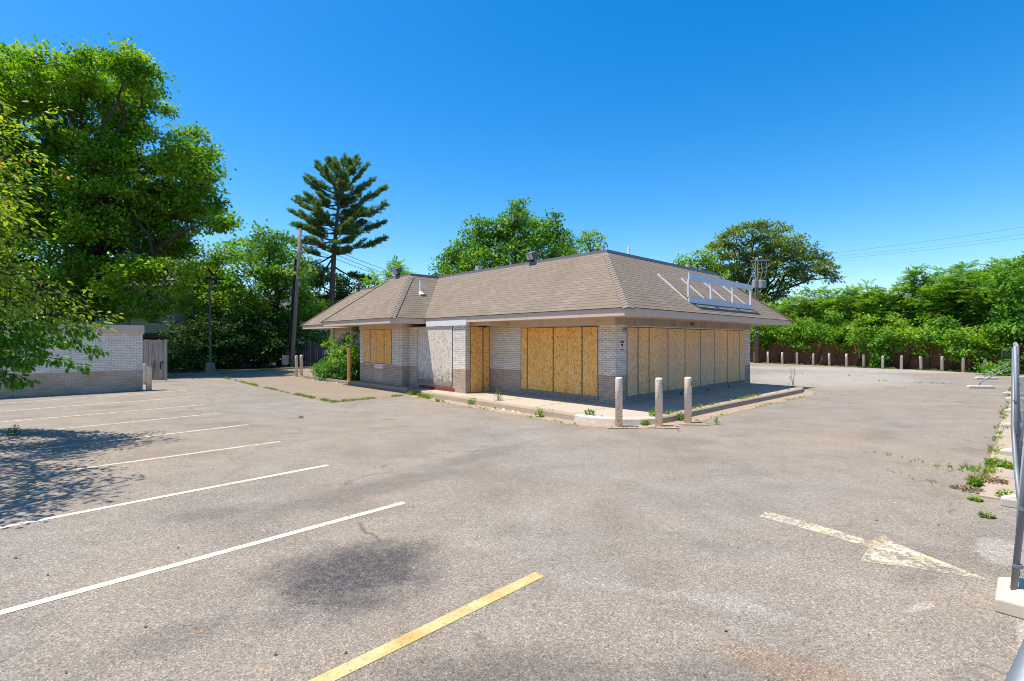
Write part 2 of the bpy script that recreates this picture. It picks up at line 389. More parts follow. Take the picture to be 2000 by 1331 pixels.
M['litter'] = paint('litter', (.72, .71, .69), .6, .15, 9, .15)
M['brown_leaf'] = paint('brown_leaf', (.16, .085, .045), .8, .4, 9, .2)
M['wire_black'] = paint('wire_black', (.03, .03, .035), .6, .1, 3, 0)
M['red_paint'] = paint('red_smear', (.24, .045, .04), .7, .3, 12, .4)
def siding(name, col):
    k = NT(name); z = k.sep(k.pos())[2]; fr = k.math('FRACT', k.math('MULTIPLY', z, 5.6))
    c = k.mix(k.math('LESS_THAN', fr, .10), col, tuple(x * .45 for x in col))
    k.pbr(k.mix(k.ramp(k.noise(k.pos(), 1.2, 5), [(.5, 0), (.8, .3)]), c, tuple(x * .6 for x in col)), .6, k.bump(fr, .4, .02)); return k.m
M['siding'] = siding('green_siding', (.42, .50, .42)); M['siding_white'] = siding('white_siding', (.66, .68, .71))
M['glass'] = paint('window_glass', (.03, .04, .05), .08, .2, 3, 0, spec=.6)
M['grey_roof'] = paint('grey_roof', (.11, .105, .11), .9, .25, 9, .2)
M['dry'] = leaf_mat('dry_leaf', [(0, (.13, .065, .035)), (.6, (.25, .14, .07)), (1, (.22, .30, .05))], .3)
M['oak'] = leaf_mat('oak_leaf', [(0, (.048, .155, .012)), (.5, (.140, .300, .020)), (1, (.34, .48, .034))], .36)
M['maple'] = leaf_mat('maple_leaf', [(0, (.050, .155, .020)), (.5, (.110, .265, .028)), (1, (.25, .41, .04))])
M['dull'] = leaf_mat('dull_leaf', [(0, (.075, .135, .022)), (.5, (.155, .225, .035)), (1, (.27, .33, .075))], .3)
M['bright'] = leaf_mat('bright_leaf', [(0, (.065, .180, .014)), (.5, (.155, .325, .024)), (.93, (.27, .43, .035)), (1, (.36, .30, .08))])
M['cherry'] = leaf_mat('cherry_leaf', [(0, (.085, .190, .018)), (.5, (.19, .310, .030)), (.93, (.31, .43, .05)), (1, (.45, .22, .08))], .4)
M['ivy'] = leaf_mat('ivy_leaf', [(0, (.035, .125, .016)), (.5, (.075, .215, .024)), (1, (.18, .34, .035))])
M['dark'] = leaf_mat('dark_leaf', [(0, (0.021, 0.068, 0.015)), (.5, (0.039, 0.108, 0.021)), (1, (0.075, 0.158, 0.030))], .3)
M['pine'] = leaf_mat('pine_needle', [(0, (.055, .120, .035)), (.5, (.120, .215, .055)), (.97, (.24, .33, .08)), (1, (.30, .17, .06))], .3)
M['yew'] = leaf_mat('yew_leaf', [(0, (.030, .120, .018)), (.5, (.065, .210, .026)), (1, (.15, .31, .035))], .2)
M['grass'] = leaf_mat('grass_leaf', [(0, (.11, .20, .02)), (.6, (.22, .33, .035)), (1, (.38, .36, .12))], .35)
M['weed'] = leaf_mat('weed_leaf', [(0, (.07, .19, .02)), (.6, (.17, .32, .03)), (1, (.30, .25, .09))], .35)

# ------------------------------------------------------------------ foliage
KITE = (np.array([(0, 0, 0), (.45, -.34, .07), (1, 0, -.04), (.45, .34, .07)]), [(0, 1, 2, 3)])
LEAF = (np.array([(0, 0, 0), (.22, -.26, .05), (.62, -.24, .03), (1, 0, -.10), (.62, .24, .03), (.22, .26, .05)]), [(0, 1, 2, 3), (0, 3, 4, 5)])
def frond_template(pairs=6):
    V, Fc = [], []
    for i in range(pairs):
        t = .18 + .8 * i / pairs; x0 = t; z0 = .12 * t - .38 * t * t; L = .26 * (1 - .45 * abs(t - .45))
        for s in (-1, 1):
            n = len(V); d = np.array([.38, s * .92, -.25]); d /= np.linalg.norm(d); w = np.array([.92, -s * .38, 0]) * .055
            p = np.array([x0, 0, z0]); V += [p, p + d * L * .4 - w, p + d * L, p + d * L * .4 + w]; Fc.append((n, n + 1, n + 2, n + 3))
    return np.array(V), Fc
FROND = frond_template()
def tuft_template(n=8, seed=3):
    rg = np.random.default_rng(seed); V, Fc = [], []
    for i in range(n):
        t = 2 * math.pi * i / n; sp = rg.uniform(.35, .95); d = np.array([1, sp * math.cos(t), sp * math.sin(t)]); d /= np.linalg.norm(d)
        w = np.cross(d, [.3, .5, .8]); w = w / np.linalg.norm(w) * .045; k = len(V)
        V += [-w, d * .5 - w, d, d * .5 + w]; Fc.append((k, k + 1, k + 2, k + 3))
    return np.array(V), Fc
TUFT = tuft_template()
def blade_template():
    V, Fc = [], []; rg = np.random.default_rng(9)
    for i in range(7):
        t = rg.uniform(0, 6.28); b = np.array([math.cos(t), math.sin(t), 0]) * .12; h = rg.uniform(.5, 1); o = np.array([math.cos(t), math.sin(t), 0]) * rg.uniform(.1, .6)
        w = np.array([-math.sin(t), math.cos(t), 0]) * .05; k = len(V)
        V += [b - w, b + w, b + o * .4 + w * .8 + [0, 0, h * .7], b + o + [0, 0, h]]; Fc.append((k, k + 1, k + 2, k + 3))
    return np.array(V), Fc
BLADE = blade_template()

def nrm(v): return v / np.maximum(np.linalg.norm(v, axis=1, keepdims=True), 1e-9)
def scatter(name, mat, parent, P, D, Nn, S, tint, template, kind=None):
    tv, tf = template; N = len(P); X = nrm(D); Y = nrm(np.cross(Nn, X)); Z = np.cross(X, Y)
    v = P[:, None, :] + S[:, None, None] * (tv[None, :, 0, None] * X[:, None, :] + tv[None, :, 1, None] * Y[:, None, :] + tv[None, :, 2, None] * Z[:, None, :])
    off = wloc(parent) if parent else Vector((0, 0, 0)); v = v.reshape(-1, 3) - np.array(off)
    k = len(tv); fa = np.array(tf); nf = len(tf)
    idx = (np.arange(N)[:, None, None] * k + fa[None]).reshape(-1)
    me = bpy.data.meshes.new(name); me.vertices.add(len(v)); me.vertices.foreach_set('co', v.astype(np.float32).ravel())
    me.loops.add(len(idx)); me.loops.foreach_set('vertex_index', idx.astype(np.int32))
    me.polygons.add(N * nf); me.polygons.foreach_set('loop_start', (np.arange(N * nf) * 4).astype(np.int32))
    me.update(calc_edges=True)
    at_ = me.attributes.new('tint', 'FLOAT', 'FACE'); at_.data.foreach_set('value', np.repeat(tint, nf).astype(np.float32))
    me.materials.append(mat); o = bpy.data.objects.new(name, me); COL.objects.link(o)
    if parent: o.parent = parent
    if kind: o['kind'] = kind
    return o
def clump_points(rg, lobes, dens, shell=.45):
    cs = []; outs = []
    for (x, y, z, r) in lobes:
        n = max(6, int(dens * r * r)); d = nrm(rg.normal(size=(n, 3))); rr = r * (shell + (1 - shell) * rg.random(n) ** .6) * (1 + np.clip(.13 * rg.normal(size=n), -.3, .22))
        p = np.array([x, y, z]) + d * rr[:, None] * np.array([1, 1, .85]); cs.append(p); outs.append(d)
    return np.concatenate(cs), np.concatenate(outs)
def foliage(name, mat, parent, seed, lobes, dens=14, per=38, spread=.5, size=.2, template=KITE, shell=.45, zmin=.15, droop=.25, tintbias=0.):
    rg = np.random.default_rng(seed); cs, ds = clump_points(rg, lobes, dens, shell)
    ct = rg.normal(.45 + tintbias, .22, len(cs))
    n = len(cs); P = np.repeat(cs, per, 0) + np.clip(rg.normal(size=(n * per, 3)), -1.5, 1.5) * np.array([1, 1, .48]) * spread * rg.uniform(.6, 1.2, (n * per, 1))
    out = np.repeat(ds, per, 0) + rg.normal(size=P.shape) * .75; out[:, 2] -= droop
    Nn = rg.normal(size=P.shape) * .6 + np.array([-.15, 0, 1.1]) + np.repeat(ds, per, 0) * .5
    S = size * rg.uniform(.65, 1.25, len(P)); t = np.clip(np.repeat(ct, per) + rg.normal(0, .17, len(P)), 0, 1)
    ok = P[:, 2] > zmin
    return scatter(name, mat, parent, P[ok], out[ok], Nn[ok], S[ok], t[ok], template)
def fronds(name, mat, parent, seed, lobes, dens=7, per=10, size=.75, shell=.6, zmin=.4):
    rg = np.random.default_rng(seed); cs, ds = clump_points(rg, lobes, dens, shell); n = len(cs)
    ct = rg.normal(.5, .2, n); ph = rg.random((n, per)) * 6.28; el = rg.uniform(-.15, .75, (n, per))
    d = np.stack([np.cos(ph) * np.cos(el), np.sin(ph) * np.cos(el), np.sin(el)], -1).reshape(-1, 3) + np.repeat(ds, per, 0) * .35
    P = np.repeat(cs, per, 0) + np.clip(rg.normal(size=(n * per, 3)), -1.5, 1.5) * .08; S = size * rg.uniform(.6, 1.2, n * per)
    t = np.clip(np.repeat(ct, per) + rg.normal(0, .1, n * per), 0, 1); Nn = np.tile([0, 0, 1.], (n * per, 1)) + rg.normal(size=P.shape) * .2
    ok = P[:, 2] > zmin
    return scatter(name, mat, parent, P[ok], d[ok], Nn[ok], S[ok], t[ok], FROND)
def limb(mb, rg, p, q, r0, r1, wob=.12, n=6, seg=7):
    p = np.array(p, float); q = np.array(q, float); L = np.linalg.norm(q - p); pts = []
    for i in range(seg + 1):
        t = i / seg; w = rg.normal(size=3) * wob * L * .16 * math.sin(math.pi * t)
        m = p + (q - p) * t; m[2] += .10 * L * math.sin(math.pi * t); pts.append(m + w)
    mb.tube(pts, [r0 + (r1 - r0) * i / seg for i in range(seg + 1)], n)
    return pts
def px_lobes(lst, Y, rg, dy=0.):
    out = []
    for t in lst:
        u, v, r = t[:3]; d = t[3] if len(t) > 3 else rg.uniform(-dy, dy); p = at(u, v, Y + d); out.append((p.x, p.y, p.z, r / F * (Y + d)))
    return out
def tree(base, lobes, label, cat, seed, leaf, barkm, r=.3, name='broadleaf_tree', fork=.35, group=None, twigs=2, **kw):
    rg = np.random.default_rng(seed); t = thing(name, base, label, cat, group); mb = MB(); b = np.array(base)
    cen = np.mean([l[:3] for l in lobes], 0); top = np.array([b[0] * .55 + cen[0] * .45, b[1] * .55 + cen[1] * .45, cen[2]])
    tr = limb(mb, rg, b, top, r, r * .45, .10, 10, 9)
    for l in lobes:
        k = int(np.clip(len(tr) * rg.uniform(fork, .95), 1, len(tr) - 1)); e = np.array(l[:3])
        pts = limb(mb, rg, tr[k], e, r * .38, r * .10, .35)
        for _ in range(twigs):
            d = rg.normal(size=3); d /= np.linalg.norm(d); limb(mb, rg, pts[rg.integers(3, len(pts))], e + d * l[3] * .95, r * .12, r * .03, .4, 4, 5)
    mb.build('trunk', barkm, t, smooth=True, fixn=False)
    foliage('crown', leaf, t, seed + 1, lobes, **kw)
    return t

# ================================================================== SETTING
def sheet(name, pts, mat, z):
    mb = MB(); mb.add([(p[0], p[1], z) for p in pts], [tuple(range(len(pts)))])
    return mb.build(name, mat, None, kind='structure')
sheet('ground', [(-500, -500), (500, -500), (500, 700), (-500, 700)], M['soil'], -.03)
sheet('parking_lot', [(-34, -8), (34, -8), (37, 18), (31.4, 32.2), (23.2, 47.6), (12, 62), (-6, 52), (-16.3, 36.2), (-20.0, 28.6), (-24, 24), (-34, 14)], M['asphalt'], 0)
ap = [(-16.74, 28.43), (-12.8, 24.0), (-9.01, 19.83), (-6.07, 16.79), (-4.14, 18.74)] + [tuple(W(*q).xy) for q in ((8.62, -1.87), (14.1, -1.87), (14.3, -1.3), (19.5, -.9), (24, 1.5))] + [(-15.9, 36.0), (-18.4, 31.4)]
sheet('concrete_apron', ap, M['apron'], .005)

def sweep(name, path, prof, mat):
    mb = MB(); n = len(prof); base = []
    for i, p in enumerate(path):
        d = (path[min(i + 1, len(path) - 1)] - path[max(i - 1, 0)]).normalized(); o = Vector((d.y, -d.x, 0))
        mb.v += [p + o * x + Vector((0, 0, z)) for x, z in prof]
    for i in range(len(path) - 1):
        for k in range(n - 1):
            q = i * n + k; mb.f.append((q, q + n, q + n + 1, q + 1))
    mb.f.append(tuple(range(n))); mb.f.append(tuple((len(path) - 1) * n + k for k in range(n)))
    return mb.build(name, mat, None, kind='structure')
def smooth_path(pts, it=2):
    for _ in range(it):
        q = [pts[0]]
        for a, b in zip(pts, pts[1:]): q += [a * .75 + b * .25, a * .25 + b * .75]
        pts = q + [pts[-1]]
    return pts
curbA = [W(*p) for p in ((8.45, -1.25), (8.3, -1.75), (7.1, -2.0), (5.3, -2.1), (3.6, -2.2), (2, -2.3), (.5, -2.37), (-.4, -2.42))]
curbB = [W(*p) for p in ((-.4, -2.42), (-1.0, -2.36), (-1.55, -2.12), (-1.95, -1.68), (-2.16, -1.2))]
curbC = [W(*p) for p in ((-2.16, -1.2), (-2.22, -.7), (-2.17, .6), (-2.18, 2.8), (-2.25, 6), (-2.32, 9.5), (-2.2, 10.2), (-1.7, 10.62), (0, 10.8), (4, 10.8))]
CP = [(.03, 0), (0, .14), (-.035, .172), (-.19, .172), (-.19, 0)]
GP = [(.50, .004), (.50, .006), (.03, .012)]
sweep('curb', curbA, CP, M['curb']); sweep('curb_painted', curbB, CP, M['curb_paint']); sweep('curb', curbC, CP, M['curb'])
allc = curbA + curbB[1:] + curbC[1:]
sweep('gutter_pavement', allc[1:], GP, M['gutter'])
inner = []
for i, p in enumerate(allc):
    d = (allc[min(i + 1, len(allc) - 1)] - allc[max(i - 1, 0)]).normalized(); inner.append(p - Vector((d.y, -d.x, 0)) * .20)
mbs = MB(); cc = W(5, 4)
for p, q in zip(inner, inner[1:]): mbs.add([p + Vector((0, 0, .162)), q + Vector((0, 0, .162)), (cc.x, cc.y, .162)], [(0, 1, 2)])
mbs.build('sidewalk', M['sidewalk'], None, kind='structure')
mbj = MB()                                  # score joints in the walk
for a in (5.0, 3.2, 1.4, -.2): mbj.box(a, a + .008, -2.2, -.02, .163, .1648)
for b in (.9, 2.7, 4.5, 6.3, 8.1, 9.9): mbj.box(-2.0, -.02, b, b + .008, .163, .1648)
mbj.build('sidewalk_joints', M['wire_black'], None, kind='structure')
mbl = MB(); mbl.box(8.62, 13.45, -1.84, -1.40, 0, .19); mbl.build('foundation_path', M['curb'], None, kind='structure')
bc = [Vector((-26, 23.2, 0)), Vector((-22.2, 26.2, 0)), Vector((-20.0, 28.7, 0)), Vector((-18.1, 32.3, 0)), Vector((-16.2, 36.4, 0)), Vector((-13, 40, 0))]
sweep('curb', [p for p in reversed(bc)][::-1], [(.09, 0), (.08, .12), (-.09, .12), (-.09, 0)], M['curb'])
# strip of slabs under the fence line
mbp = MB()
for i in range(22):
    b = -3.4 + i * 1.5; mbp.box(-9.3, -8.12 + random.uniform(-.03, .03), b + .012, b + 1.488, -.02, .014 + random.uniform(0, .006))
mbp.build('slab_path', M['slab'], None, kind='structure')

# painted markings
def line(a0, b0, a1, b1, w, mat, name='parking_line_marking', z=.004):
    p = W(a0, b0); q = W(a1, b1); d = (q - p).normalized(); r = Vector((d.y, -d.x, 0)) * w / 2; mb = MB()
    mb.add([(p - r) + Vector((0, 0, z)), (p + r) + Vector((0, 0, z)), (q + r) + Vector((0, 0, z)), (q - r) + Vector((0, 0, z))], [(0, 1, 2, 3)])
    return mb.build(name, mat, None, kind='structure')
line(-5.53, -9.27, -5.58, -14.5, .115, M['line_yellow'])
for a0, b0, a1, m in ((-2.97, -9.09, -3.13, 'line_white'), (-.40, -8.98, -.66, 'line_white'), (2.19, -8.87, 2.17, 'line'), (4.91, -8.72, 4.50, 'line'),
                      (7.60, -8.62, 7.17, 'line'), (10.07, -8.55, 9.65, 'line'), (12.97, -8.39, 12.4, 'line'), (15.9, -8.4, 15.0, 'line')):
    line(a0, b0, a1, -14.4, .098, M[m])
line(16.1, -8.25, 15.5, -8.05, .11, M['line'])
mba = MB(); AR = [(-6.34, -6.05), (-6.35, -6.31), (-7.17, -6.38), (-7.45, -6.45), (-7.46, -6.88), (-7.9, -6.67), (-8.34, -6.51), (-7.6, -6.11), (-7.49, -5.92), (-7.43, -6.24), (-7.12, -6.16)]
mba.add([W(a, b, .004) for a, b in AR], [tuple(range(len(AR)))]); mba.build('arrow_marking', M['arrow'], None, kind='structure')
line(22.0, -3.3, 22.8, -2.0, .25, M['line_yellow'], 'yellow_marking', .009)

# ================================================================== RESTAURANT BUILDING
B = thing('brick_building', W(9.8, 5.2, 0), 'low painted brick building with brown shingled mansard roof and plywood over every opening', 'building')
w = MB()
w.box(0, 19.7, 0, 10.41, 0, 2.84); w.box(5.66, 9.6, -1.22, .1, 0, 2.66); w.box(9.5, 13.23, -1.52, .1, 0, 2.84); w.box(19.36, 19.73, -.10, .2, 0, 2.84)
w.build('wall', M['brick'], B)
def each(name, mat, parent, boxes, **kw):
    for q in boxes:
        f = MB(); f.box(*q); f.build(name, mat, parent, **kw)
each('frieze', M['frieze'], B, [(-.0, 5.6, -.022, 0, 2.585, 2.84), (13.25, 19.3, -.022, 0, 2.62, 2.84)])
f = MB(); f.box(9.475, 13.25, -1.545, -1.52, 2.60, 2.84); f.box(9.475, 9.5, -1.52, -1.25, 2.60, 2.84); f.build('frieze', M['frieze'], B)
f = MB(); f.box(-.024, 0, -.022, 10.43, 2.585, 2.84); f.build('lintel', M['frieze_stained'], B, label='water stained lintel band above the wide front boarding')
f = MB(); f.box(5.56, 8.12, -1.27, -1.10, 2.655, 2.872); f.build('vestibule_trim', M['trim_white'], B)
f = MB(); f.box(4.62, 5.655, -1.0, -.02, 2.655, 2.83); f.build('door_header', M['frieze'], B)
each('sill', M['soldier'], B, [(-.03, -.0, .60, 9.80, .255, .385), (.62, 4.03, -.03, 0, .255, .38), (6.42, 8.82, -1.245, -1.22, .38, .515)])
f = MB(); f.box(11.05, 11.88, -1.5245, -1.52, .28, 1.06); f.build('wall_patch', M['brick_low'], B, label='pale repainted patch of bricks')
k = NT('smear'); 
M['smear'] = road_paint('smear', (.27, .05, .045), (.50, .56))
f = MB(); f.add([W(6.3, -1.2245, .18), W(8.7, -1.2245, .18), W(8.7, -1.2245, .30), W(6.3, -1.2245, .30)], [(0, 1, 2, 3)]); f.build('paint_smear', M['smear'], B, label='smear of dark red paint')
# boards over the openings; every sheet is its own part
def osb(face, lo, hi, z0, z1, pos, mat='osb', seams=None):
    cuts = [lo] + seams + [hi] if seams else [lo, hi]
    for i, (p, q) in enumerate(zip(cuts, cuts[1:])):
        pr = random.uniform(.010, .020); g = .005; mb = MB(); dz = random.uniform(-.006, .006)
        if face == 'b': mb.box(p + g, q - g, pos - pr, pos, z0 + dz, z1 + dz); org = W(p, pos, z0) 
        else: mb.box(pos - pr, pos, p + g, q - g, z0 + dz, z1 + dz); org = W(pos, p, z0)
        o = mb.build('plywood_sheet', M[mat], B)
        uv = o.data.uv_layers[0]; wl = wloc(B); t = PA if face == 'b' else PB
        for poly in o.data.polygons:
            for li in poly.loop_indices:
                co = o.data.vertices[o.data.loops[li].vertex_index].co + wl
                uv.data[li].uv = ((co - org).dot(t), co.z - z0)
    fr = MB(); e = .006
    if face == 'b': fr.box(lo - .02, hi + .02, pos - e, pos - .001, z0 - .02, z1 + .02)
    else: fr.box(pos - e, pos - .001, lo - .02, hi + .02, z0 - .02, z1 + .02)
    fr.build('opening', M['black'], B)
osb('b', .647, 3.998, .385, 2.53, 0, 'osb', [1.86, 3.08])
osb('a', .623, 9.79, .39, 2.51, 0, 'osb_pale', [1.28, 2.51, 3.73, 4.95, 6.17, 7.39, 8.61])
osb('b', 6.44, 8.79, .52, 2.65, -1.22, 'osb_grey', [7.62])
osb('b', 10.37, 12.90, 1.09, 2.58, -1.52, 'osb', [11.60])
osb('a', -.99, -.06, .17, 2.62, 5.66, 'osb', None)
# roof -----------------------------------------------------------------
ZE, ZR, INS = 2.98, 5.02, 2.34
def slope(mb, P0, P1, Q0, Q1, n=22):
    P0, P1, Q0, Q1 = map(Vector, (P0, P1, Q0, Q1)); e = (P1 - P0).normalized(); m = (Q0 - P0); up = (m - e * m.dot(e)); L = up.length; un = up.normalized(); nn = e.cross(un)
    if nn.z < 0: nn = -nn
    uvf = lambda p: ((p - P0).dot(e), (p - P0).dot(un))
    for k in range(n):
        a0 = P0.lerp(Q0, k / n) + nn * .007; b0 = P1.lerp(Q1, k / n) + nn * .007; a1 = P0.lerp(Q0, (k + 1) / n) + nn * .003; b1 = P1.lerp(Q1, (k + 1) / n) + nn * .003
        base = [a0 - nn * .006, b0 - nn * .006]
        vs = [a0, b0, b1, a1] + base
        uv = [(uvf(x)[0], k * L / n + j * L / n * .98 + .001) for x, j in ((a0, 0), (b0, 0), (b1, 1), (a1, 1))]
        mb.add(vs, [(0, 1, 2, 3), (4, 5, 1, 0)], [uv, [uv[0], uv[1], uv[1], uv[0]]])
r = MB(); E0, E1, G0, G1 = -1.30, 20.98, -1.30, 11.70; I0, I1, J0, J1 = 1.05, 18.64, 1.05, 9.36
slope(r, W(E0, G0, ZE), W(E1, G0, ZE), W(I0, J0, ZR), W(I1, J0, ZR)); slope(r, W(E0, G0, ZE), W(E0, G1, ZE), W(I0, J0, ZR), W(I0, J1, ZR))
slope(r, W(E1, G0, ZE), W(E1, G1, ZE), W(I1, J0, ZR), W(I1, J1, ZR)); slope(r, W(E0, G1, ZE), W(E1, G1, ZE), W(I0, J1, ZR), W(I1, J1, ZR))
a0, a1, b0 = 8.18, 14.62, -2.80
slope(r, W(a0, b0, ZE), W(a1, b0, ZE), W(a0 + INS, b0 + INS, ZR), W(a1 - INS, b0 + INS, ZR))
slope(r, W(a0, b0, ZE), W(a0, G0, ZE), W(a0 + INS, b0 + INS, ZR), W(a0 + INS, J0, ZR))
slope(r, W(a1, b0, ZE), W(a1, G0, ZE), W(a1 - INS, b0 + INS, ZR), W(a1 - INS, J0, ZR))
roof = r.build('roof', M['shingle'], B, fixn=False)
def hip(P, Q):                                              # hip caps, lapped
    c = MB()
    P, Q = Vector(P), Vector(Q); n = int((Q - P).length / .145); d = (Q - P).normalized(); s = d.cross(Vector((0, 0, 1))).normalized(); u = s.cross(d)
    for i in range(n):
        p = P + d * (i * .145 - .02); q = P + d * ((i + 1) * .145 + .03); lift = u * .030; l2 = u * .012
        for sg in (-1, 1):
            o = s * sg * .15 - u * .062
            c.add([p + lift, q + l2, q + l2 + o, p + lift + o, p - u * .01, p + o - u * .01], [(0, 1, 2, 3), (4, 0, 3, 5)])
    c.build('hip_cap', M['cap_shingle'], roof, fixn=False)
for P, Q in ((W(E0, G0, ZE), W(I0, J0, ZR)), (W(E0, G1, ZE), W(I0, J1, ZR)), (W(E1, G0, ZE), W(I1, J0, ZR)), (W(a0, b0, ZE), W(a0 + INS, b0 + INS, ZR)), (W(a1, b0, ZE), W(a1 - INS, b0 + INS, ZR))): hip(P, Q)
fl = MB(); fl.box(I0 + .02, I1 - .02, J0 + .02, J1 - .02, 4.80, 4.92); fl.box(a0 + INS, a1 - INS, b0 + INS, J0, 4.80, 4.92); fl.build('flat_roof', M['flat_roof'], roof)
cp = MB(); z0, z1 = 4.985, 5.10; t = .13
A1, A2, B1 = a0 + INS, a1 - INS, b0 + INS
for q in ((I0 - .03, A1 - .03, J0 - .03, J0 + t), (A2 + .03, I1 + .03, J0 - .03, J0 + t), (I0 - .03, I0 + t, J0 + t, J1 + .03), (I1 - t, I1 + .03, J0 + t, J1 + .03), (I0 + t, I1 - t, J1 - t, J1 + .03),
          (A1 - .03, A2 + .03, B1 - .03, B1 + t), (A1 - .03, A1 + t, B1 + t, J0 + t), (A2 - t, A2 + .03, B1 + t, J0 + t)): cp.box(*q, z0, z1)
cp.build('coping', M['coping'], roof)
fa = MB(); e = .045; zf0, zf1 = 2.765, 2.972
e0, e1, g0, g1 = E0 + .035, E1 - .035, G0 + .035, G1 - .035; ba0, ba1, bb = a0 + .035, a1 - .035, b0 + .035
for q in ((e0, ba0, g0, g0 + e), (ba1, e1, g0, g0 + e), (e0, e0 + e, g0 + e, g1), (e1 - e, e1, g0 + e, g1), (e0 + e, e1 - e, g1 - e, g1),
          (ba0, ba1, bb, bb + e), (ba0, ba0 + e, bb + e, g0), (ba1 - e, ba1, bb + e, g0)): fa.box(*q, zf0, zf1)
fa.build('fascia', M['trim'], B)
so = MB(); so.box(e0 + e, e1 - e, g0 + e, g1 - e, 2.80, 2.83); so.box(ba0 + e, ba1 - e, bb + e, g0 + e, 2.80, 2.83); so.build('soffit', M['trim'], B)
# fittings
def floodlight(a, b):
    p = MB(); p.box(a - .09, a + .09, b - .05, b + .05, 5.06, 5.22); o = p.build('floodlight', M['dark_metal'], B)
    c0 = W(a, b - .06, 5.32); dirn = (-PB * .85 + Vector((0, 0, -.52))).normalized(); s = PA; u = s.cross(dirn).normalized(); u = u if u.z > 0 else -u
    h = MB(); pts = []
    for d in (-.17, .14):
        k = .13 if d > 0 else .10
        pts += [c0 + dirn * d - s * .17 - u * k, c0 + dirn * d + s * .17 - u * k, c0 + dirn * d + s * .17 + u * k, c0 + dirn * d - s * .17 + u * k]
    h.hexa(pts); hs = h.build('housing', M['lamp_pole'], o)
    l = MB(); 
    for x in (-.085, .085):
        q = c0 + dirn * .143 + s * x; l.hexa([q - s * .07 - u * .10, q + s * .07 - u * .10, q + s * .07 + u * .10, q - s * .07 + u * .10] + [r_ + dirn * .008 for r_ in (q - s * .07 - u * .10, q + s * .07 - u * .10, q + s * .07 + u * .10, q - s * .07 + u * .10)])
    l.build('lens', M['lens'], o)
floodlight(4.44, 1.06); floodlight(11.6, -.44); floodlight(18.45, 1.06)
v = MB(); v.tube([W(9.52, -.6, 4.05), W(9.52, -.6, 4.66)], .055, 12); vp = v.build('vent_pipe', M['pvc'], B)
v = MB(); v.tube([W(9.46, -.6, 4.02), W(9.52, -.6, 4.13), W(9.52, -.6, 4.20)], [.15, .12, .065], 12); v.build('flashing', M['pvc'], vp)
v = MB(); v.box(8.65, 8.88, 1.9, 2.13, 4.9, 5.50); v.build('exhaust_stack', M['grey_metal'], B)
v = MB(); v.box(7.0, 8.1, 1.7, 2.6, 4.9, 5.22); v.build('rooftop_unit', M['grey_metal'], B)
v = MB(); v.tube([W(6.2, 1.5, 4.9), W(6.12, 1.5, 5.32)], .02, 6); v.build('conduit', M['pvc'], B)
v = MB(); v.tube([W(1.6, 3.2, 4.9), W(1.6, 3.2, 5.55)], .045, 10); v.build('vent_pipe', M['pvc'], B)
v = MB(); v.tube([W(1.4, 7.3, 4.9), W(1.4, 7.3, 5.30)], .06, 10); v.build('vent_pipe', M['pvc'], B)
v = MB(); v.box(5.60, 5.66, -.58, -.42, 2.60, 2.74); v.tube([W(5.60, -.5, 2.72), W(5.50, -.5, 2.76), W(5.42, -.5, 2.70), W(5.42, -.5, 2.58)], [.03, .05, .09, .075], 10)
v.build('wall_lamp', M['dark_metal'], B)
v = MB(); v.tube([W(-.0, .42, 2.44), W(-.09, .42, 2.44)], [.05, .045], 10); v.tube([W(-.09, .42, 2.44), W(-.13, .47, 2.41)], [.05, .02], 10); v.build('security_camera', M['grey_metal'], B)
v = MB(); v.box(-.006, 0, .255, .435, 1.80, 2.09); s_ = v.build('warning_sign', M['sign_white'], B)
each('sign_band', M['red'], s_, [(-.009, -.0062, .255, .435, 2.02, 2.09), (-.009, -.0062, .255, .435, 1.80, 1.84)])
v = MB(); v.box(-.009, -.0062, .30, .40, 1.94, 2.0); v.box(-.009, -.0062, .335, .365, 1.87, 1.94); v.box(-.009, -.0062, .29, .33, 1.955, 1.985); v.build('camera_symbol', M['black'], s_)
each('weep_vent', M['black'], B, [(-.012, 0, b, b + .09, .17, .40) for b in (4.0, 6.1, 8.1)])
cu = bpy.data.curves.new('house_number', 'FONT'); cu.body = '4057'; cu.size = .155; cu.extrude = .004; cu.materials.append(M['black']); cu.space_character = 1.05
tmp = bpy.data.objects.new('house_number_text', cu); COL.objects.link(tmp); bpy.context.view_layer.update()
nme = bpy.data.meshes.new_from_object(tmp.evaluated_get(bpy.context.evaluated_depsgraph_get())); bpy.data.objects.remove(tmp)
nb = bpy.data.objects.new('house_number', nme); COL.objects.link(nb); nb.parent = B
nb.location = W(-.03, 4.66, 2.655) - wloc(B); nb.rotation_euler = (R(90), 0, math.atan2(PB.y, PB.x))
# empty sign frame on the roof slope
sg = MB(); sa = -.84; sb0, sb1 = 2.90, 8.23; zb, zt = 3.345, 4.33
sg.box(sa - .05, sa, sb0, 6.05, zt - .235, zt); sg.box(sa - .045, sa + .004, 6.054, sb1, zt - .205, zt - .004); sg.box(sa - .05, sa, sb0, 6.05, zb, zb + .215); sg.box(sa - .045, sa + .004, 6.054, sb1, zb + .002, zb + .188)
S = sg.build('sign_frame', M['white_metal'], B, label='empty white sign frame with open bays on the roof slope')
for b in (2.93, 4.6, 6.45, 8.19):
    m_ = MB(); m_.box(sa - .035, sa + .03, b - .04, b + .04, zb + .19, zt - .21); m_.build('post', M['white_metal'], S)
    m_ = MB(); m_.bar(W(sa + .03, b, zt - .03), W(.26, b, zt + .0), .035, .035); m_.build('stay', M['grey_metal'], S); m_ = MB(); m_.bar(W(.27, b, zt + .055), W(sa + .06, b, zb + .07), .065, .05); m_.build('brace', M['white_metal'], S)

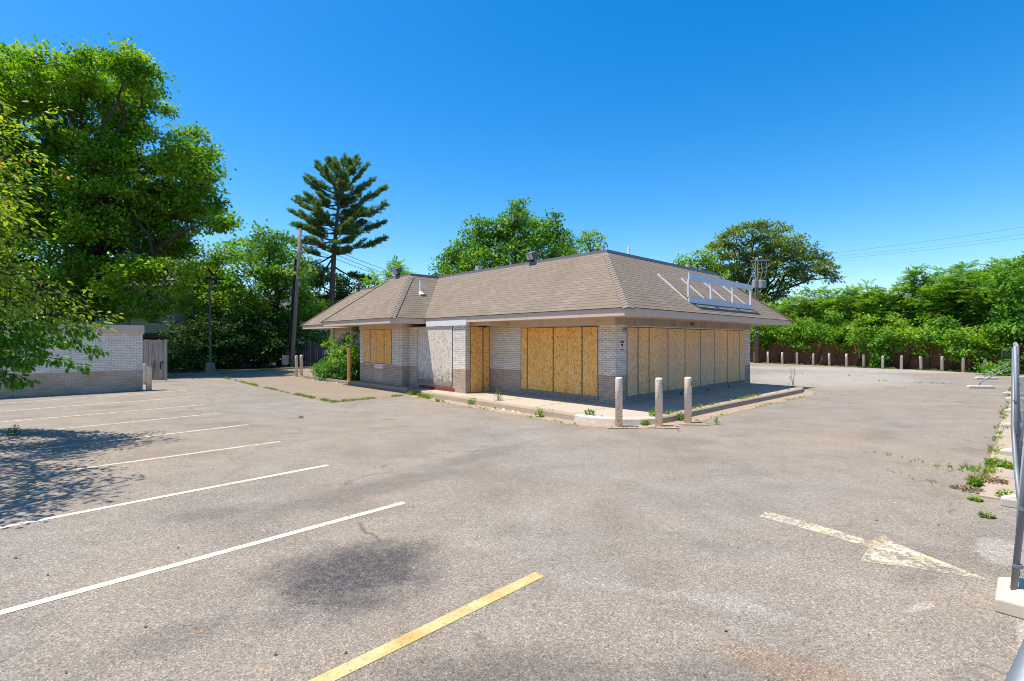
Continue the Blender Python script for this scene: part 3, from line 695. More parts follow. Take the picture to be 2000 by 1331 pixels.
# ================================================================== DUMPSTER ENCLOSURE
EN = thing('trash_enclosure', W(20, -13, 0), 'white and taupe painted brick trash enclosure with flat beige cap beside the stalls', 'enclosure')
m_ = MB(); m_.box(17.3, 17.55, -20, -9.28, 0, 2.4); m_.box(22.75, 23, -20, -9.28, 0, 2.4); m_.box(17.55, 22.75, -20, -19.75, 0, 2.4); m_.build('wall', M['brick_low'], EN)
m_ = MB(); m_.box(17.25, 17.6, -20.05, -9.23, 2.37, 2.735); m_.box(22.7, 23.05, -20.05, -9.23, 2.37, 2.735); m_.box(17.6, 22.7, -20.05, -19.7, 2.37, 2.735); m_.build('cap', M['trim'], EN)
m_ = MB(); x0 = -19.55
for i in range(13):
    m_.wbox(x0 + i * .142, x0 + i * .142 + .137, 25.32 + random.uniform(0, .008), 25.345, .08, 2.14 + random.uniform(-.02, .015))
gt = m_.build('gate', M['gate'], EN, org=None)
m_ = MB(); m_.wbox(-17.70, -17.66, 25.30, 25.39, .05, 2.16); m_.wbox(-19.55, -17.70, 25.35, 25.389, .4, .5); m_.wbox(-19.55, -17.70, 25.35, 25.389, 1.7, 1.8); m_.build('gate_frame', M['grey_metal'], gt)
m_ = MB(); m_.wbox(-17.98, -17.92, 25.29, 25.32, .62, 1.0); m_.tube([(-17.95, 25.27, 1.0), (-17.82, 25.24, 1.04), (-17.8, 25.25, .9)], .02, 6); m_.build('latch', M['dark_metal'], gt)

# ================================================================== BOLLARDS
def make_bollard(name, loc, h, r, mat, label, cat='bollard', group=None, pad=None, padrot=0.):
    t_ = thing(name, loc, label, cat, group); m = MB(); L = Vector(loc)
    m.tube([L + Vector((0, 0, z)) for z in (0, h - .05, h - .02, h - .004, h)], [r, r, r * .94, r * .72, r * .3], 20); m.build('post', mat, t_, smooth=True)
    if pad:
        q = MB(); ca, sa = math.cos(padrot), math.sin(padrot); P_ = []
        for x, y in pad: P_.append(L + Vector((x * ca - y * sa, x * sa + y * ca, 0)))
        n = len(P_); q.add([p + Vector((0, 0, .003)) for p in P_] + [p + Vector((0, 0, .022)) for p in P_], [tuple(range(n, 2 * n))] + [(i, (i + 1) % n, n + (i + 1) % n, n + i) for i in range(n)])
        q.build('concrete_pad', M['gutter'], t_)
    return t_
PD = [(-.32, -.22), (.42, -.30), (.36, .20), (-.22, .24)]
fb = []
for (u, v_, h, lb) in ((1208.8, 834.6, 1.215, 'clean pale bollard on a pad before the corner of the painted curb'), (1287, 834, 1.195, 'pale bollard at the curb corner with black scrawl near its top'),
                       (1343.8, 828, 1.18, 'pale bollard with a rusty dark scar beside the shaded curb')):
    fb.append(make_bollard('bollard', gp(u, v_), h, .086, M['bollard'], lb, group='bollards at the sidewalk corner', pad=PD, padrot=random.uniform(-.1, .15)))
def arc_mark(th, z0, pts, L, rad=.088):
    return [L + Vector((rad * math.cos(th + p[0] / rad), rad * math.sin(th + p[0] / rad), z0 + p[1])) for p in pts]
m = MB(); L = fb[1].location; th = R(-38)
m.tube(arc_mark(th, 1.05, [(-.03, .08), (.02, .06), (.025, .02), (-.02, .0), (.03, -.03), (.03, -.08), (-.02, -.10)], L), .007, 5); m.tube(arc_mark(th, .93, [(-.03, .02), (.03, -.01), (.03, -.06), (-.03, -.09)], L), .007, 5)
m.build('graffiti', M['black'], fb[1])
m = MB(); L = fb[2].location; m.tube(arc_mark(R(-48), 1.02, [(0, .06), (.004, .02), (-.003, -.03), (.004, -.06)], L, .083), [.006, .012, .014, .008], 6); m.build('scar', M['brown_leaf'], fb[2])
for (q, h, lb) in ((gp(290.5, 763), 1.03, 'square looking pale bollard in front of the trash enclosure corner'), (gp(280, 751), .98, 'pale bollard mostly hidden behind the trash enclosure corner')):
    make_bollard('bollard', q, h, .105, M['bollard'], lb, group='bollards guarding the trash enclosure')
for (q, h, lb) in ((gp(579, 736), 1.22, 'pale bollard standing clear of the bush on the concrete apron'), (gp(588.5, 734), 1.24, 'pale bollard beside the bush, second in from the open apron'), (W(20.3, .35), 1.24, 'pale bollard behind the bush with only its top showing')):
    make_bollard('bollard', q, h, .085, M['bollard'], lb, group='bollards around the drive through bush')
make_bollard('bollard', gp(682, 750), 1.77, .095, M['bollard_yellow'], 'tall yellow bollard beside the green bush at the building')
xs = [121, 213, 313, 417, 529, 642, 760, 882, 1014, 1144, 1282, 1428, 1575, 1726]; bs = [1032, 1038, 1042, 1045, 1050, 1055, 1060, 1066, 1073, 1078, 1083, 1090, 1097, 1103]; hs = [1.07, 1.08, 1.04, 1.04, 1.03, 1.05, 1.04, 1.04, .97, 1.0, 1.0, 1.02, .99, .95]
ORD = ['first', 'second', 'third', 'fourth', 'fifth', 'sixth', 'seventh', 'eighth', 'ninth', 'tenth', 'eleventh', 'twelfth', 'thirteenth', 'last']
row0 = None; ROW = []
for i, (x, y, h) in enumerate(zip(xs, bs, hs)):
    q = gp(1440 + .28 * x, 420 + .28 * y); ROW.append(q)
    if row0 is None: row0 = o = make_bollard('bollard', q, 1.04, .088, M['bollard'], 'x')
    else: o = copy_tree(row0); o.location = q
    o.scale = (1, 1, h / 1.04); o.rotation_euler = (R(random.uniform(-1, 1)), R(random.uniform(-1.2, 1.2)), random.uniform(0, 6))
    o['label'] = 'pale bollard before the red brick wall, %s along the row counting from the building' % ORD[i]; o['group'] = 'row of bollards along the red brick wall'
# brick wall behind the row
d_ = (ROW[-1] - ROW[0]).normalized(); o_ = Vector((-d_.y, d_.x, 0)); o_ = o_ if o_.x > 0 else -o_
m = MB(); p = ROW[0] - d_ * 9 + o_ * 1.2; q = ROW[-1] + d_ * 5 + o_ * 1.2; m.bar(p + Vector((0, 0, .95)), q + Vector((0, 0, .95)), .28, 1.9)
tag(m.build('brick_wall', M['red_brick'], None, org=p), 'long low red brick wall behind the row of bollards', 'wall')

# ================================================================== POLES, LAMPS, WIRES
LP = thing('lamp_post', gp(411, 727), 'brown parking lot lamp post on a concrete base beside the thicket', 'lamp post'); L = LP.location
m = MB(); m.tube([L + Vector((0, 0, z)) for z in (0, .55, .62)], [.30, .27, .23], 12); m.build('base', M['curb'], LP)
m = MB(); m.tube([L + Vector((0, 0, .6)), L + Vector((-.06, 0, 6.2))], [.085, .065], 10); m.build('pole', M['lamp_pole'], LP)
m = MB(); m.hexa([L + Vector(q) for q in ((-.28, -.18, 6.18), (.16, -.18, 6.18), (.16, .18, 6.18), (-.28, .18, 6.18), (-.22, -.12, 6.31), (.12, -.12, 6.31), (.12, .12, 6.31), (-.22, .12, 6.31))]); m.wbox(L.x + .16, L.x + .95, L.y - .15, L.y + .15, 6.14, 6.24); m.build('lamp_head', M['dark_metal'], LP)
LP2 = thing('lamp_post', at(1553.5, 700, 45.5) * 1, 'thin dark lamp post rising among the bright shrubs near the roof corner', 'lamp post'); L = LP2.location; L.z = 0; L = Vector((L.x, L.y, 0))
m = MB(); m.tube([L, L + Vector((0, 0, 5.2))], .07, 8); m.build('pole', M['lamp_pole'], LP2)
m = MB(); m.wbox(L.x - .45, L.x + .12, L.y - .15, L.y + .15, 5.2, 5.36); m.build('lamp_head', M['dark_metal'], LP2)
UP = thing('utility_pole', Vector((at(570, 700, 38).x, 38, 0)), 'leaning bare grey wooden utility pole beside the pine tree', 'utility pole'); L = UP.location
tp = at(586.5, 447, 38); m = MB(); m.tube([L, L.lerp(tp, .5), tp], [.165, .14, .115], 12); m.build('pole', M['pole_grey'], UP, smooth=True)
m = MB(); m.tube([L + Vector((-.24, -.05, 0)), L.lerp(tp, .78) + Vector((-.19, -.05, 0))], .085, 8); m.build('cable_guard', M['black'], UP)
m = MB(); m.bar(L.lerp(tp, .82) + Vector((-.35, -.12, 0)), L.lerp(tp, .82) + Vector((.55, -.12, .1)), .05, .05)
for i in range(5): m.tube([L.lerp(tp, .80) + Vector((.1, -.15, 0)), L.lerp(tp, .84) + Vector((.4 + .05 * i, -.25, -.05 * i)), L.lerp(tp, .87) + Vector((.2, -.15, 0))], .015, 5)
m.build('line_hardware', M['grey_metal'], UP)
m = MB(); m.wbox(L.x - .55, L.x - .1, L.y - .45, L.y - .2, .3, 1.0); m.build('meter_box', M['grey_metal'], UP)
RP = thing('utility_pole', Vector((at(1478, 700, 46).x, 46, 0)), 'brown utility pole with three grey transformers behind the roof', 'utility pole'); L = RP.location; hz = at(1478, 503, 46).z
m = MB(); m.tube([L, L + Vector((0, 0, hz))], [.20, .13], 12); m.build('pole', M['pole'], RP, smooth=True)
m = MB(); m.bar(L + Vector((-.6, -.1, hz - .32)), L + Vector((1.2, -.1, hz - .28)), .09, .10); m.bar(L + Vector((.0, -.1, hz - 1.1)), L + Vector((.9, -.1, hz - .95)), .07, .07); m.build('crossarm', M['grey_metal'], RP)
for x, y in ((-.34, -.28), (.30, -.20), (.62, -.05)):
    m = MB(); zt_ = at(0, 548, 46).z; m.tube([L + Vector((x, y, z)) for z in (zt_ - .72, zt_ - .70, zt_ - .04, zt_)], [.18, .215, .215, .17], 14); m.tube([L + Vector((x - .08, y, zt_)), L + Vector((x - .08, y, zt_ + .22))], .045, 6); m.build('transformer', M['grey_metal'], RP)
m = MB(); 
for x in (-.4, .25, .6): m.tube([L + Vector((x, -.25, hz - 2.0)), L + Vector((x + .12, -.3, hz - 1.4)), L + Vector((x * 1.4, -.1, hz - .35))], .015, 5)
m.tube([L + Vector((-.1, -.1, hz - .8)), L + Vector((-1.4, -.4, hz - 3.4))], .02, 5); m.build('drop_wire', M['wire'], RP)
def wire(p, q, sag, label, group, r=.014):
    p, q = Vector(p), Vector(q); m = MB(); m.tube([p.lerp(q, i / 14) - Vector((0, 0, 4 * sag * (i / 14) * (1 - i / 14))) for i in range(15)], r, 5)
    tag(m.build('power_line', M['wire_black'], None, org=p), label, 'power line', group)
wire(at(1480, 508, 46), at(2150, 418, 36), .35, 'topmost of the thin wires crossing the sky above the shrubbery', 'wires in the right sky', .007)
wire(at(1480, 512, 46), at(2150, 436, 36), .35, 'middle one of the thin wires crossing the sky above the shrubbery', 'wires in the right sky', .006)
wire(at(1480, 516, 46), at(2150, 444, 36), .35, 'lowest of the thin wires crossing the sky above the shrubbery', 'wires in the right sky', .006)
for i, lb in enumerate(('upper black wire sloping from the pine trunk to the roof', 'middle black wire sloping from the pine trunk to the roof', 'lower black wire sloping from the pine trunk to the roof')):
    wire(at(586, 458 + i * 9, 38), at(860, 556 + i * 6, 62), .5, lb, 'wires beside the pine', .02)

# ================================================================== FENCE AND BLOCKS
def chain(mb, P, Q, z0, z1, lean, pitch=.075, r=.0036):
    P, Q = Vector(P), Vector(Q); L = (Q - P).length; h = z1 - z0; d = (Q - P).normalized()
    def pt(s, z): return P + d * s + Vector((0, 0, z)) + lean * z
    n = int((L + h) / pitch)
    for i in range(n):
        s0 = i * pitch
        for sgn in (1, -1):
            a_ = (s0, z0) if sgn > 0 else (L - s0, z0); s1 = s0 - h; b_ = (s1, z1) if sgn > 0 else (L - s1, z1)
            # clip to the panel
            (x0, y0), (x1, y1) = a_, b_
            for lim, keep in ((0, 1), (L, -1)):
                if (x0 - lim) * keep < 0 and (x1 - lim) * keep < 0: break
                if (x0 - lim) * keep < 0: t_ = (lim - x0) / (x1 - x0); x0, y0 = lim, y0 + (y1 - y0) * t_
                if (x1 - lim) * keep < 0: t_ = (lim - x0) / (x1 - x0); x1, y1 = lim, y0 + (y1 - y0) * t_
            else:
                mb.tube([pt(x0, y0), pt(x1, y1)], r, 3, False)
def panel(P, Q, label, lean=Vector((0, 0, 0)), h=1.83, ph=None, mid=True, zb=.16):
    P, Q = Vector(P), Vector(Q); ph = ph or (h + .12, h + .12)
    t_ = thing('fence_panel', (P + Q) / 2, label, 'fence', 'chain link fence panels'); up = Vector((0, 0, 1))
    for p, k in ((P, ph[0]), (Q, ph[1])):
        m = MB(); m.tube([p + up * zb, p + up * k + lean * k], .021, 10); m.build('post', M['galv'], t_, smooth=True)
    for z, r_ in ((h, .021), (zb + .12, .017)): m = MB(); m.tube([P + up * z + lean * z, Q + up * z + lean * z], r_, 10); m.build('rail', M['galv'], t_, smooth=True)
    m = MB(); chain(m, P, Q, zb + .1, h, lean); m.build('mesh', M['wire'], t_)
    for z in (.35, .8, 1.3):
        for p in (P, Q): m = MB(); m.tube([p + up * (z - .012) + lean * z, p + up * (z + .012) + lean * z], .031, 10); m.build('clamp', M['galv'], t_)
    return t_
bb_ = [-7.08, -3.2, .55, 4.5, 7.95, 12.1, 15.9, 19.7, 23.5, 27.3]; aa_ = [-8.49, -8.475, -8.455, -8.40, -8.36, -8.30, -8.26, -8.22, -8.14, -8.04]
FL = ['galvanised chain link panel leaning outward above the cream block', 'chain link panel joining the second and third white blocks', 'chain link panel beyond the third white block', 'chain link panel by the fourth white block', 'chain link panel by the fifth white block',
      'chain link panel just before the slanting braces', 'chain link panel held by the longer slanting brace', 'chain link panel held by the shorter slanting brace', 'last chain link panel before the brick wall']
for i in range(9):
    lean = (-PA * .065) if i == 0 else (PA * random.uniform(-.006, .02))
    panel(W(aa_[i], bb_[i] + .05), W(aa_[i + 1], bb_[i + 1] - .05), FL[i], lean, 1.83, ((1.95, 1.9) if i == 0 else (2.03, 1.97)))
panel((.385, .407, 0), (3.995, 3.177, 0), 'chain link panel with thick grey top rail beside the viewpoint', Vector((0, 0, 0)), 1.70, (1.72, 1.80))
m = MB(); m.tube([W(-8.44, -3.0, 2.0), W(-8.43, -3.02, .95), W(-8.46, -3.6, .55), W(-8.50, -4.3, .25)], .024, 10)
tag(m.build('brace_pole', M['galv'], None, smooth=True, org=W(-8.5, -4.3, 0)), 'bent blue grey pole beside the leaning fence panel', 'pole')
def block(c, ax, L_, w_, h_, mat, label, name='concrete_block'):
    c = Vector(c); ax = Vector(ax).normalized(); sd = Vector((-ax.y, ax.x, 0)); m = MB(); ch = min(.12, L_ * .15)
    lo = [c - ax * L_ / 2 - sd * w_ / 2, c + ax * L_ / 2 - sd * w_ / 2, c + ax * L_ / 2 + sd * w_ / 2, c - ax * L_ / 2 + sd * w_ / 2]
    mid = [p + Vector((0, 0, h_ * .62)) for p in lo]; ins = w_ * .14
    hi = [c + ax * sx * (L_ / 2 - ch) + sd * sy * (w_ / 2 - ins) + Vector((0, 0, h_)) for sx, sy in ((-1, -1), (1, -1), (1, 1), (-1, 1))]
    m.add(lo + mid + hi, [(3, 2, 1, 0), (8, 9, 10, 11)] + [(i, (i + 1) % 4, 4 + (i + 1) % 4, 4 + i) for i in range(4)] + [(4 + i, 4 + (i + 1) % 4, 8 + (i + 1) % 4, 8 + i) for i in range(4)])
    return tag(m.build(name, mat, None, org=Vector((c.x, c.y, 0)), bevel=.012), label, 'concrete block', 'white blocks weighing down the fence')
block(W(-8.85, -6.93), PA, .92, .50, .17, M['stop_cream'], 'cream block under the leaning fence post')
BL = [(-8.33, -3.62, 'chunky white block, next one beyond the cream block'), (-8.22, .2, 'long white block lying past the weedy patch'), (-8.16, 4.22, 'white block third from the weedy patch, on the slab strip'), (-8.10, 7.7, 'white block fourth from the weedy patch, on the slab strip'),
      (-8.02, 11.8, 'small looking white block fifth from the weedy patch'), (-7.9, 14.2, 'small looking white block sixth from the weedy patch')]
for a, b, lb in BL: block(W(a - .62, b), PA, 1.25, .17, .15, M['stop'], lb)
for (u, v_, ub, vb, lb, l2) in ((1914, 759, 1972, 718, 'white block under the longer slanting brace', 'longer slanting grey brace between fence and block'), (1925, 741.5, 1972, 708, 'white block under the shorter slanting brace', 'shorter slanting grey brace between fence and block')):
    c_ = gp(u, v_); block(c_, (1, -.15, 0), 1.0, .22, .14, M['stop'], lb); far = at(ub, vb, c_.y - .1)
    m = MB(); m.tube([c_ + Vector((-.05, 0, .10)), c_ + Vector((0.02, 0, .28)), far], .03, 8); tag(m.build('slanting_brace', M['galv'], None, smooth=True, org=c_), l2, 'brace', 'slanting fence braces')
FF = thing('chain_link_fence', (31.2, 31.5, 0), 'short old chain link fence between the last bollard and the shrubs', 'fence')
p, q = at(1957, 700, 31.5), at(1990, 700, 31); p.z = q.z = 0
for s in (p, q):
    m = MB(); m.tube([s, s + Vector((0, 0, 1.75))], .035, 8); m.build('post', M['grey_metal'], FF)
m = MB(); m.tube([p + Vector((0, 0, 1.65)), q + Vector((0, 0, 1.65))], .03, 8); m.build('rail', M['grey_metal'], FF)
m = MB(); chain(m, p, q, .05, 1.65, Vector((0, 0, 0)), .09, .006); m.build('mesh', M['wire'], FF)

# ================================================================== HOUSES BEHIND
HS = thing('house', (-30, 42, 0), 'pale green clapboard house half hidden behind the huge tree', 'house')
m = MB(); m.wbox(-35, -25.9, 38, 47, 2.67, 6.3); m.build('wall', M['siding'], HS)
m = MB(); m.wbox(-34.8, -26.1, 39.2, 46.8, 0, 2.67); m.build('lower_wall', M['red_brick'], HS)
m = MB(); m.wbox(-35.1, -25.8, 37.95, 38.2, 2.30, 2.66); m.wbox(-26.3, -26.05, 38, 38.25, 0, 2.3); m.wbox(-31.2, -30.95, 38, 38.25, 0, 2.3); m.build('porch_frame', M['dark_metal'], HS)
m = MB(); m.add([(-35.4, 37.6, 6.25), (-25.5, 37.6, 6.25), (-25.5, 47.4, 6.25), (-35.4, 47.4, 6.25), (-35.4, 42.5, 8.9), (-25.5, 42.5, 8.9)], [(0, 1, 5, 4), (3, 2, 5, 4), (0, 4, 3), (1, 2, 5), (0, 1, 2, 3)]); m.build('roof', M['grey_roof'], HS)
for u0, u1, v0, v1 in ((233, 251, 596, 622), (289, 309, 605, 632)):
    p = at(u0, v1, 38); q = at(u1, v0, 38); m = MB(); m.wbox(p.x - .1, q.x + .1, 37.95, 38.0, p.z - .1, q.z + .1); fr = m.build('window', M['white_metal'], HS)
    m = MB(); m.wbox(p.x, q.x, 37.93, 37.948, p.z, q.z); m.build('pane', M['glass'], fr)
SH = thing('brick_shed', (-25.0, 38.5, 0), 'small brick outbuilding with dark roof beside the green house', 'shed')
m = MB(); m.wbox(-25.75, -25.0, 37.6, 41, 0, 2.7); m.build('wall', M['red_brick'], SH); m = MB(); m.wbox(-25.85, -24.85, 37.4, 41.2, 2.7, 3.6); m.build('roof', M['grey_roof'], SH)
GA = thing('white_garage', (-26, 44, 0), 'white garage glimpsed between the green house and the lamp post', 'garage')
m = MB(); m.wbox(-29, -25.2, 42.2, 47, 0, 3.1); m.build('wall', M['siding_white'], GA); m = MB(); m.wbox(-29.2, -25.0, 42.0, 47.2, 3.1, 3.25); m.build('roof', M['grey_roof'], GA)
WH = thing('white_house', (-24, 58, 0), 'white house glimpsed through the thicket beside the leaning pole', 'house')
m = MB(); m.wbox(-29, -22.5, 56, 62, 0, 5.4); m.build('wall', M['siding_white'], WH)
m = MB(); m.add([(-29.4, 55.6, 5.3), (-22.1, 55.6, 5.3), (-22.1, 62.4, 5.3), (-29.4, 62.4, 5.3), (-29.4, 59, 7.6), (-22.1, 59, 7.6)], [(0, 1, 5, 4), (3, 2, 5, 4), (0, 4, 3), (1, 2, 5), (0, 1, 2, 3)]); m.build('roof', M['grey_roof'], WH)
m = MB(); m.wbox(-25.3, -24.3, 55.95, 56, 1.6, 3.2); m.build('window', M['glass'], WH)
WF = thing('wooden_fence', (-14.5, 40, 0), 'dark board fence behind the bush and bollards', 'fence')
m = MB()
for i in range(30): m.wbox(-17.4 + i * .19, -17.4 + i * .19 + .165, 40, 40.025, .05, 1.85 + random.uniform(-.02, .02))
m.build('board_panel', M['siding_wood'], WF)
for z in (.4, 1.4): m = MB(); m.wbox(-17.4, -11.7, 40.03, 40.1, z, z + .1); m.build('rail', M['siding_wood'], WF)

# ================================================================== VEGETATION
rg = np.random.default_rng(11)
OAK = [(20, 150, 70), (-40, 160, 90), (70, 130, 48), (115, 150, 62), (165, 130, 45), (205, 140, 52), (245, 118, 40), (278, 145, 42), (285, 190, 38), (240, 180, 50), (60, 230, 95), (165, 235, 85), (240, 245, 50), (200, 290, 60),
       (330, 290, 45), (375, 278, 36), (398, 305, 36), (405, 345, 32), (360, 345, 50), (390, 395, 42), (420, 418, 26), (435, 428, 14), (345, 410, 50), (290, 350, 70), (220, 370, 90), (110, 370, 110), (0, 350, 120), (290, 450, 70), (345, 470, 36),
       (330, 530, 40), (215, 480, 95), (100, 490, 110), (270, 545, 62), (335, 580, 26), (150, 575, 62), (60, 590, 70), (230, 590, 38), (300, 600, 22), (-90, 250, 120), (-110, 400, 140), (-60, 540, 100)]
OAK = [(u, v_ + 8, r_ * .9) for u, v_, r_ in OAK]
tree((-26.5, 31, 0), px_lobes(OAK, 31, rg, 3.0), 'huge spreading leafy tree behind the trash enclosure, tallest of all', 'tree', 21, M['oak'], M['bark'], .44, 'oak_tree', .3, dens=12, per=95, spread=.44, size=.22, shell=.6)
MID = [(405, 500, 22), (385, 520, 32), (440, 495, 26), (420, 545, 45), (395, 590, 50), (450, 590, 45)]
tree((-23.2, 39, 0), px_lobes(MID, 39.5, rg, 1.5), 'yellowish green tree right behind the lamp post', 'tree', 31, M['bright'], M['bark'], .2, dens=13, per=40, spread=.42, size=.24)
MID = [(512, 462, 22), (535, 470, 25), (490, 490, 34), (555, 490, 32), (525, 520, 52), (570, 530, 40), (485, 550, 48), (545, 580, 58), (480, 610, 48), (530, 630, 45), (590, 585, 30)]
tree((-19.5, 41.5, 0), px_lobes(MID, 41, rg, 2), 'rounded dark green tree between lamp post and leaning utility pole', 'tree', 33, M['maple'], M['bark'], .26, dens=12, per=40, spread=.45, size=.25)
for i, (u, v_, r_, Y, lb) in enumerate(((352, 690, 42, 36, 'dark bush at the back curb beside the weathered wooden gate'), (400, 680, 48, 38, 'dark bush directly behind the lamp post base'), (450, 675, 52, 38.5, 'dark bush in the back thicket, next one past the lamp post'),
                                        (500, 670, 55, 39.5, 'dark bush in the middle of the back thicket'), (545, 672, 50, 40, 'dark bush hugging the base of the leaning utility pole'), (607, 640, 38, 42, 'loose dark bush between the leaning pole and the roof eave'))):
    lob = px_lobes([(u, v_, r_), (u - 22, v_ + 18, 26), (u + 22, v_ + 16, 26), (u + 5, v_ - 35, 30)], Y, rg, .8)
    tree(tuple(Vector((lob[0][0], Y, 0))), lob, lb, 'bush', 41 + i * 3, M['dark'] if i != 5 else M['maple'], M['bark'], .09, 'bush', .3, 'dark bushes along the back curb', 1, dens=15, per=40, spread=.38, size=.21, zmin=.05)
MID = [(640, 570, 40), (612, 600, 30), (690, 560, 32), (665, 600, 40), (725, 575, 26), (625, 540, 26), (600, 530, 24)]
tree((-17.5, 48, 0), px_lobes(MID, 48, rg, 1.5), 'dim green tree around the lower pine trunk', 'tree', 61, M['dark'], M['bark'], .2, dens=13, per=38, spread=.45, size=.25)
# pine
YP = 45.0
PT = thing('pine_tree', Vector((at(646, 700, YP).x, YP, 0)), 'tall pine with layered upswept boughs and bare lower trunk', 'tree'); rgp = np.random.default_rng(77)
m = MB(); spine = [PT.location.copy(), at(647, 600, YP), at(651, 520, YP), at(656, 450, YP), at(663, 390, YP), at(668, 350, YP), at(672, 322, YP)]
m.tube(spine, [.30, .26, .22, .17, .12, .07, .02], 10)
BR = [(520, 722, 545, 0), (500, 600, 560, .4), (497, 575, 522, 0), (482, 750, 468, .3), (470, 565, 468, 0), (455, 575, 440, -.8), (450, 748, 437, .4), (447, 700, 455, -1.5), (440, 571, 415, .2), (425, 752, 402, -.3), (420, 580, 395, .3), (410, 600, 382, -1),
      (405, 750, 368, .5), (400, 586, 388, .6), (392, 598, 352, 0), (388, 728, 352, .3), (380, 602, 345, -.4), (372, 716, 325, .4), (368, 620, 330, .3), (360, 622, 322, 0), (355, 702, 316, -.3), (350, 640, 318, .2), (345, 694, 313, .2), (340, 655, 314, 0), (335, 672, 309, .1), (335, 682, 318, -.2)]
def spine_at(v_):
    vs = [(H - (p.z - H) * 0 - 0) for p in spine]; zt_ = at(0, v_, YP).z
    for p, q in zip(spine, spine[1:]):
        if p.z <= zt_ <= q.z: return p.lerp(q, (zt_ - p.z) / (q.z - p.z))
    return spine[-1]
TP, TD = [], []
def bough(p, q, r0):
    p = Vector(p); q = Vector(q); L = (q - p).length; pts = []
    for i in range(9):
        t_ = i / 8; c_ = p.lerp(q, t_); c_.z -= math.sin(math.pi * t_) * L * .10; pts.append(c_)
    m.tube(pts, [r0 * (1 - .85 * i / 8) for i in range(9)], 5)
    d = (q - p).normalized(); sd0 = Vector((-d.y, d.x, 0)).normalized()
    for k in range(int(14 + L * 8.5)):
        t_ = .22 + .78 * rgp.random() ** .8; c_ = p.lerp(q, t_); c_.z -= math.sin(math.pi * t_) * L * .10; sg = rgp.choice([-1, 1])
        tw = (d * rgp.uniform(.5, 1.1) + sd0 * sg * rgp.uniform(.2, 1.0) + Vector((0, 0, rgp.uniform(-.05, .62)))).normalized() * (L * .24 * (1.12 - t_) + .28) * rgp.uniform(.5, 1.25)
        e = c_ + tw; m.tube([c_, e], [.016, .006], 3, False); n = int(5 + tw.length * 6)
        for j in range(n):
            g = c_.lerp(e, .25 + .8 * (j + rgp.random()) / n); TP.append(tuple(g + Vector(rgp.normal(size=3) * .035))); TD.append(tuple(tw.normalized() + Vector((0, 0, .45)) + Vector(rgp.normal(size=3) * .3)))
for v0, u1, v1, dy in BR:
    p = spine_at(v0); q = at(u1, v1, YP + dy * 1.2); bough(p, q, .09)
for i in range(42):                                       # boughs towards and away from the viewer
    v0 = rgp.uniform(335, 505); p = spine_at(v0); k = (v0 - 320) / 185; L = .9 + 2.7 * k ** .7; an = rgp.choice([-1, 1]) * math.pi / 2 + rgp.normal() * .55
    bough(p, p + Vector((math.cos(an), math.sin(an), .25 + .7 * (1 - k))) * L * rgp.uniform(.7, 1), .06)
m.build('trunk', M['pine_bark'], PT, smooth=True, fixn=False)
TP = np.array(TP); TD = np.array(TD)
scatter('crown', M['pine'], PT, TP, TD, rgp.normal(size=TP.shape), .30 * rgp.uniform(.7, 1.25, len(TP)), np.clip(rgp.normal(.45, .22, len(TP)), 0, 1), TUFT)
# trees behind the roof
T = [(1015, 398, 10), (1012, 420, 18), (1032, 430, 18), (985, 448, 30), (955, 452, 26), (928, 448, 20), (940, 478, 32), (900, 490, 26), (878, 510, 22), (865, 530, 20), (1010, 462, 34), (1050, 455, 28), (1082, 430, 14), (1078, 452, 24), (1100, 470, 22), (1112, 488, 16), (1060, 490, 36), (1000, 500, 40), (940, 515, 40), (900, 535, 34), (1098, 505, 24), (975, 540, 40)]
tree((at(985, 600, 52).x, 52, 0), px_lobes(T, 52, rg, 2), 'broad bushy green tree behind the middle of the roof', 'tree', 81, M['maple'], M['bark'], .26, dens=15, per=36, spread=.46, size=.29, fork=.25)
T = [(1152, 458, 13), (1140, 472, 15), (1165, 474, 14), (1150, 490, 20), (1172, 492, 10)]
tree((at(1150, 600, 56).x, 56, 0), px_lobes(T, 56, rg, 1), 'small bright green tree peeking over the roof corner', 'tree', 85, M['bright'], M['bark'], .16, dens=10, per=32, spread=.4, size=.26)
T = [(1450, 452, 18), (1485, 450, 22), (1515, 452, 20), (1425, 468, 24), (1402, 482, 18), (1550, 475, 24), (1575, 488, 20), (1605, 505, 18), (1618, 525, 14), (1628, 545, 9), (1590, 530, 20), (1560, 515, 26), (1520, 490, 28), (1475, 490, 30), (1435, 505, 26), (1405, 520, 24), (1500, 525, 24), (1470, 545, 24), (1540, 545, 22), (1430, 545, 26), (1510, 570, 22), (1460, 580, 26), (1400, 555, 22), (1490, 600, 26)]
tree((at(1488, 600, 54).x, 54, 0), px_lobes(T, 54, rg, 2.2), 'dull olive spreading oak behind the utility pole with transformers', 'tree', 87, M['dull'], M['bark'], .38, 'oak_tree', .25, dens=15, per=36, spread=.42, size=.28)
T = [(1370, 500, 18), (1345, 510, 14), (1325, 512, 14), (1390, 510, 16), (1360, 522, 22), (1395, 535, 22), (1325, 530, 18)]
tree((at(1365, 600, 50).x, 50, 0), px_lobes(T, 50, rg, 1), 'bright light green tree low behind the sign frame ridge', 'tree', 89, M['bright'], M['bark'], .18, dens=12, per=34, spread=.4, size=.25)
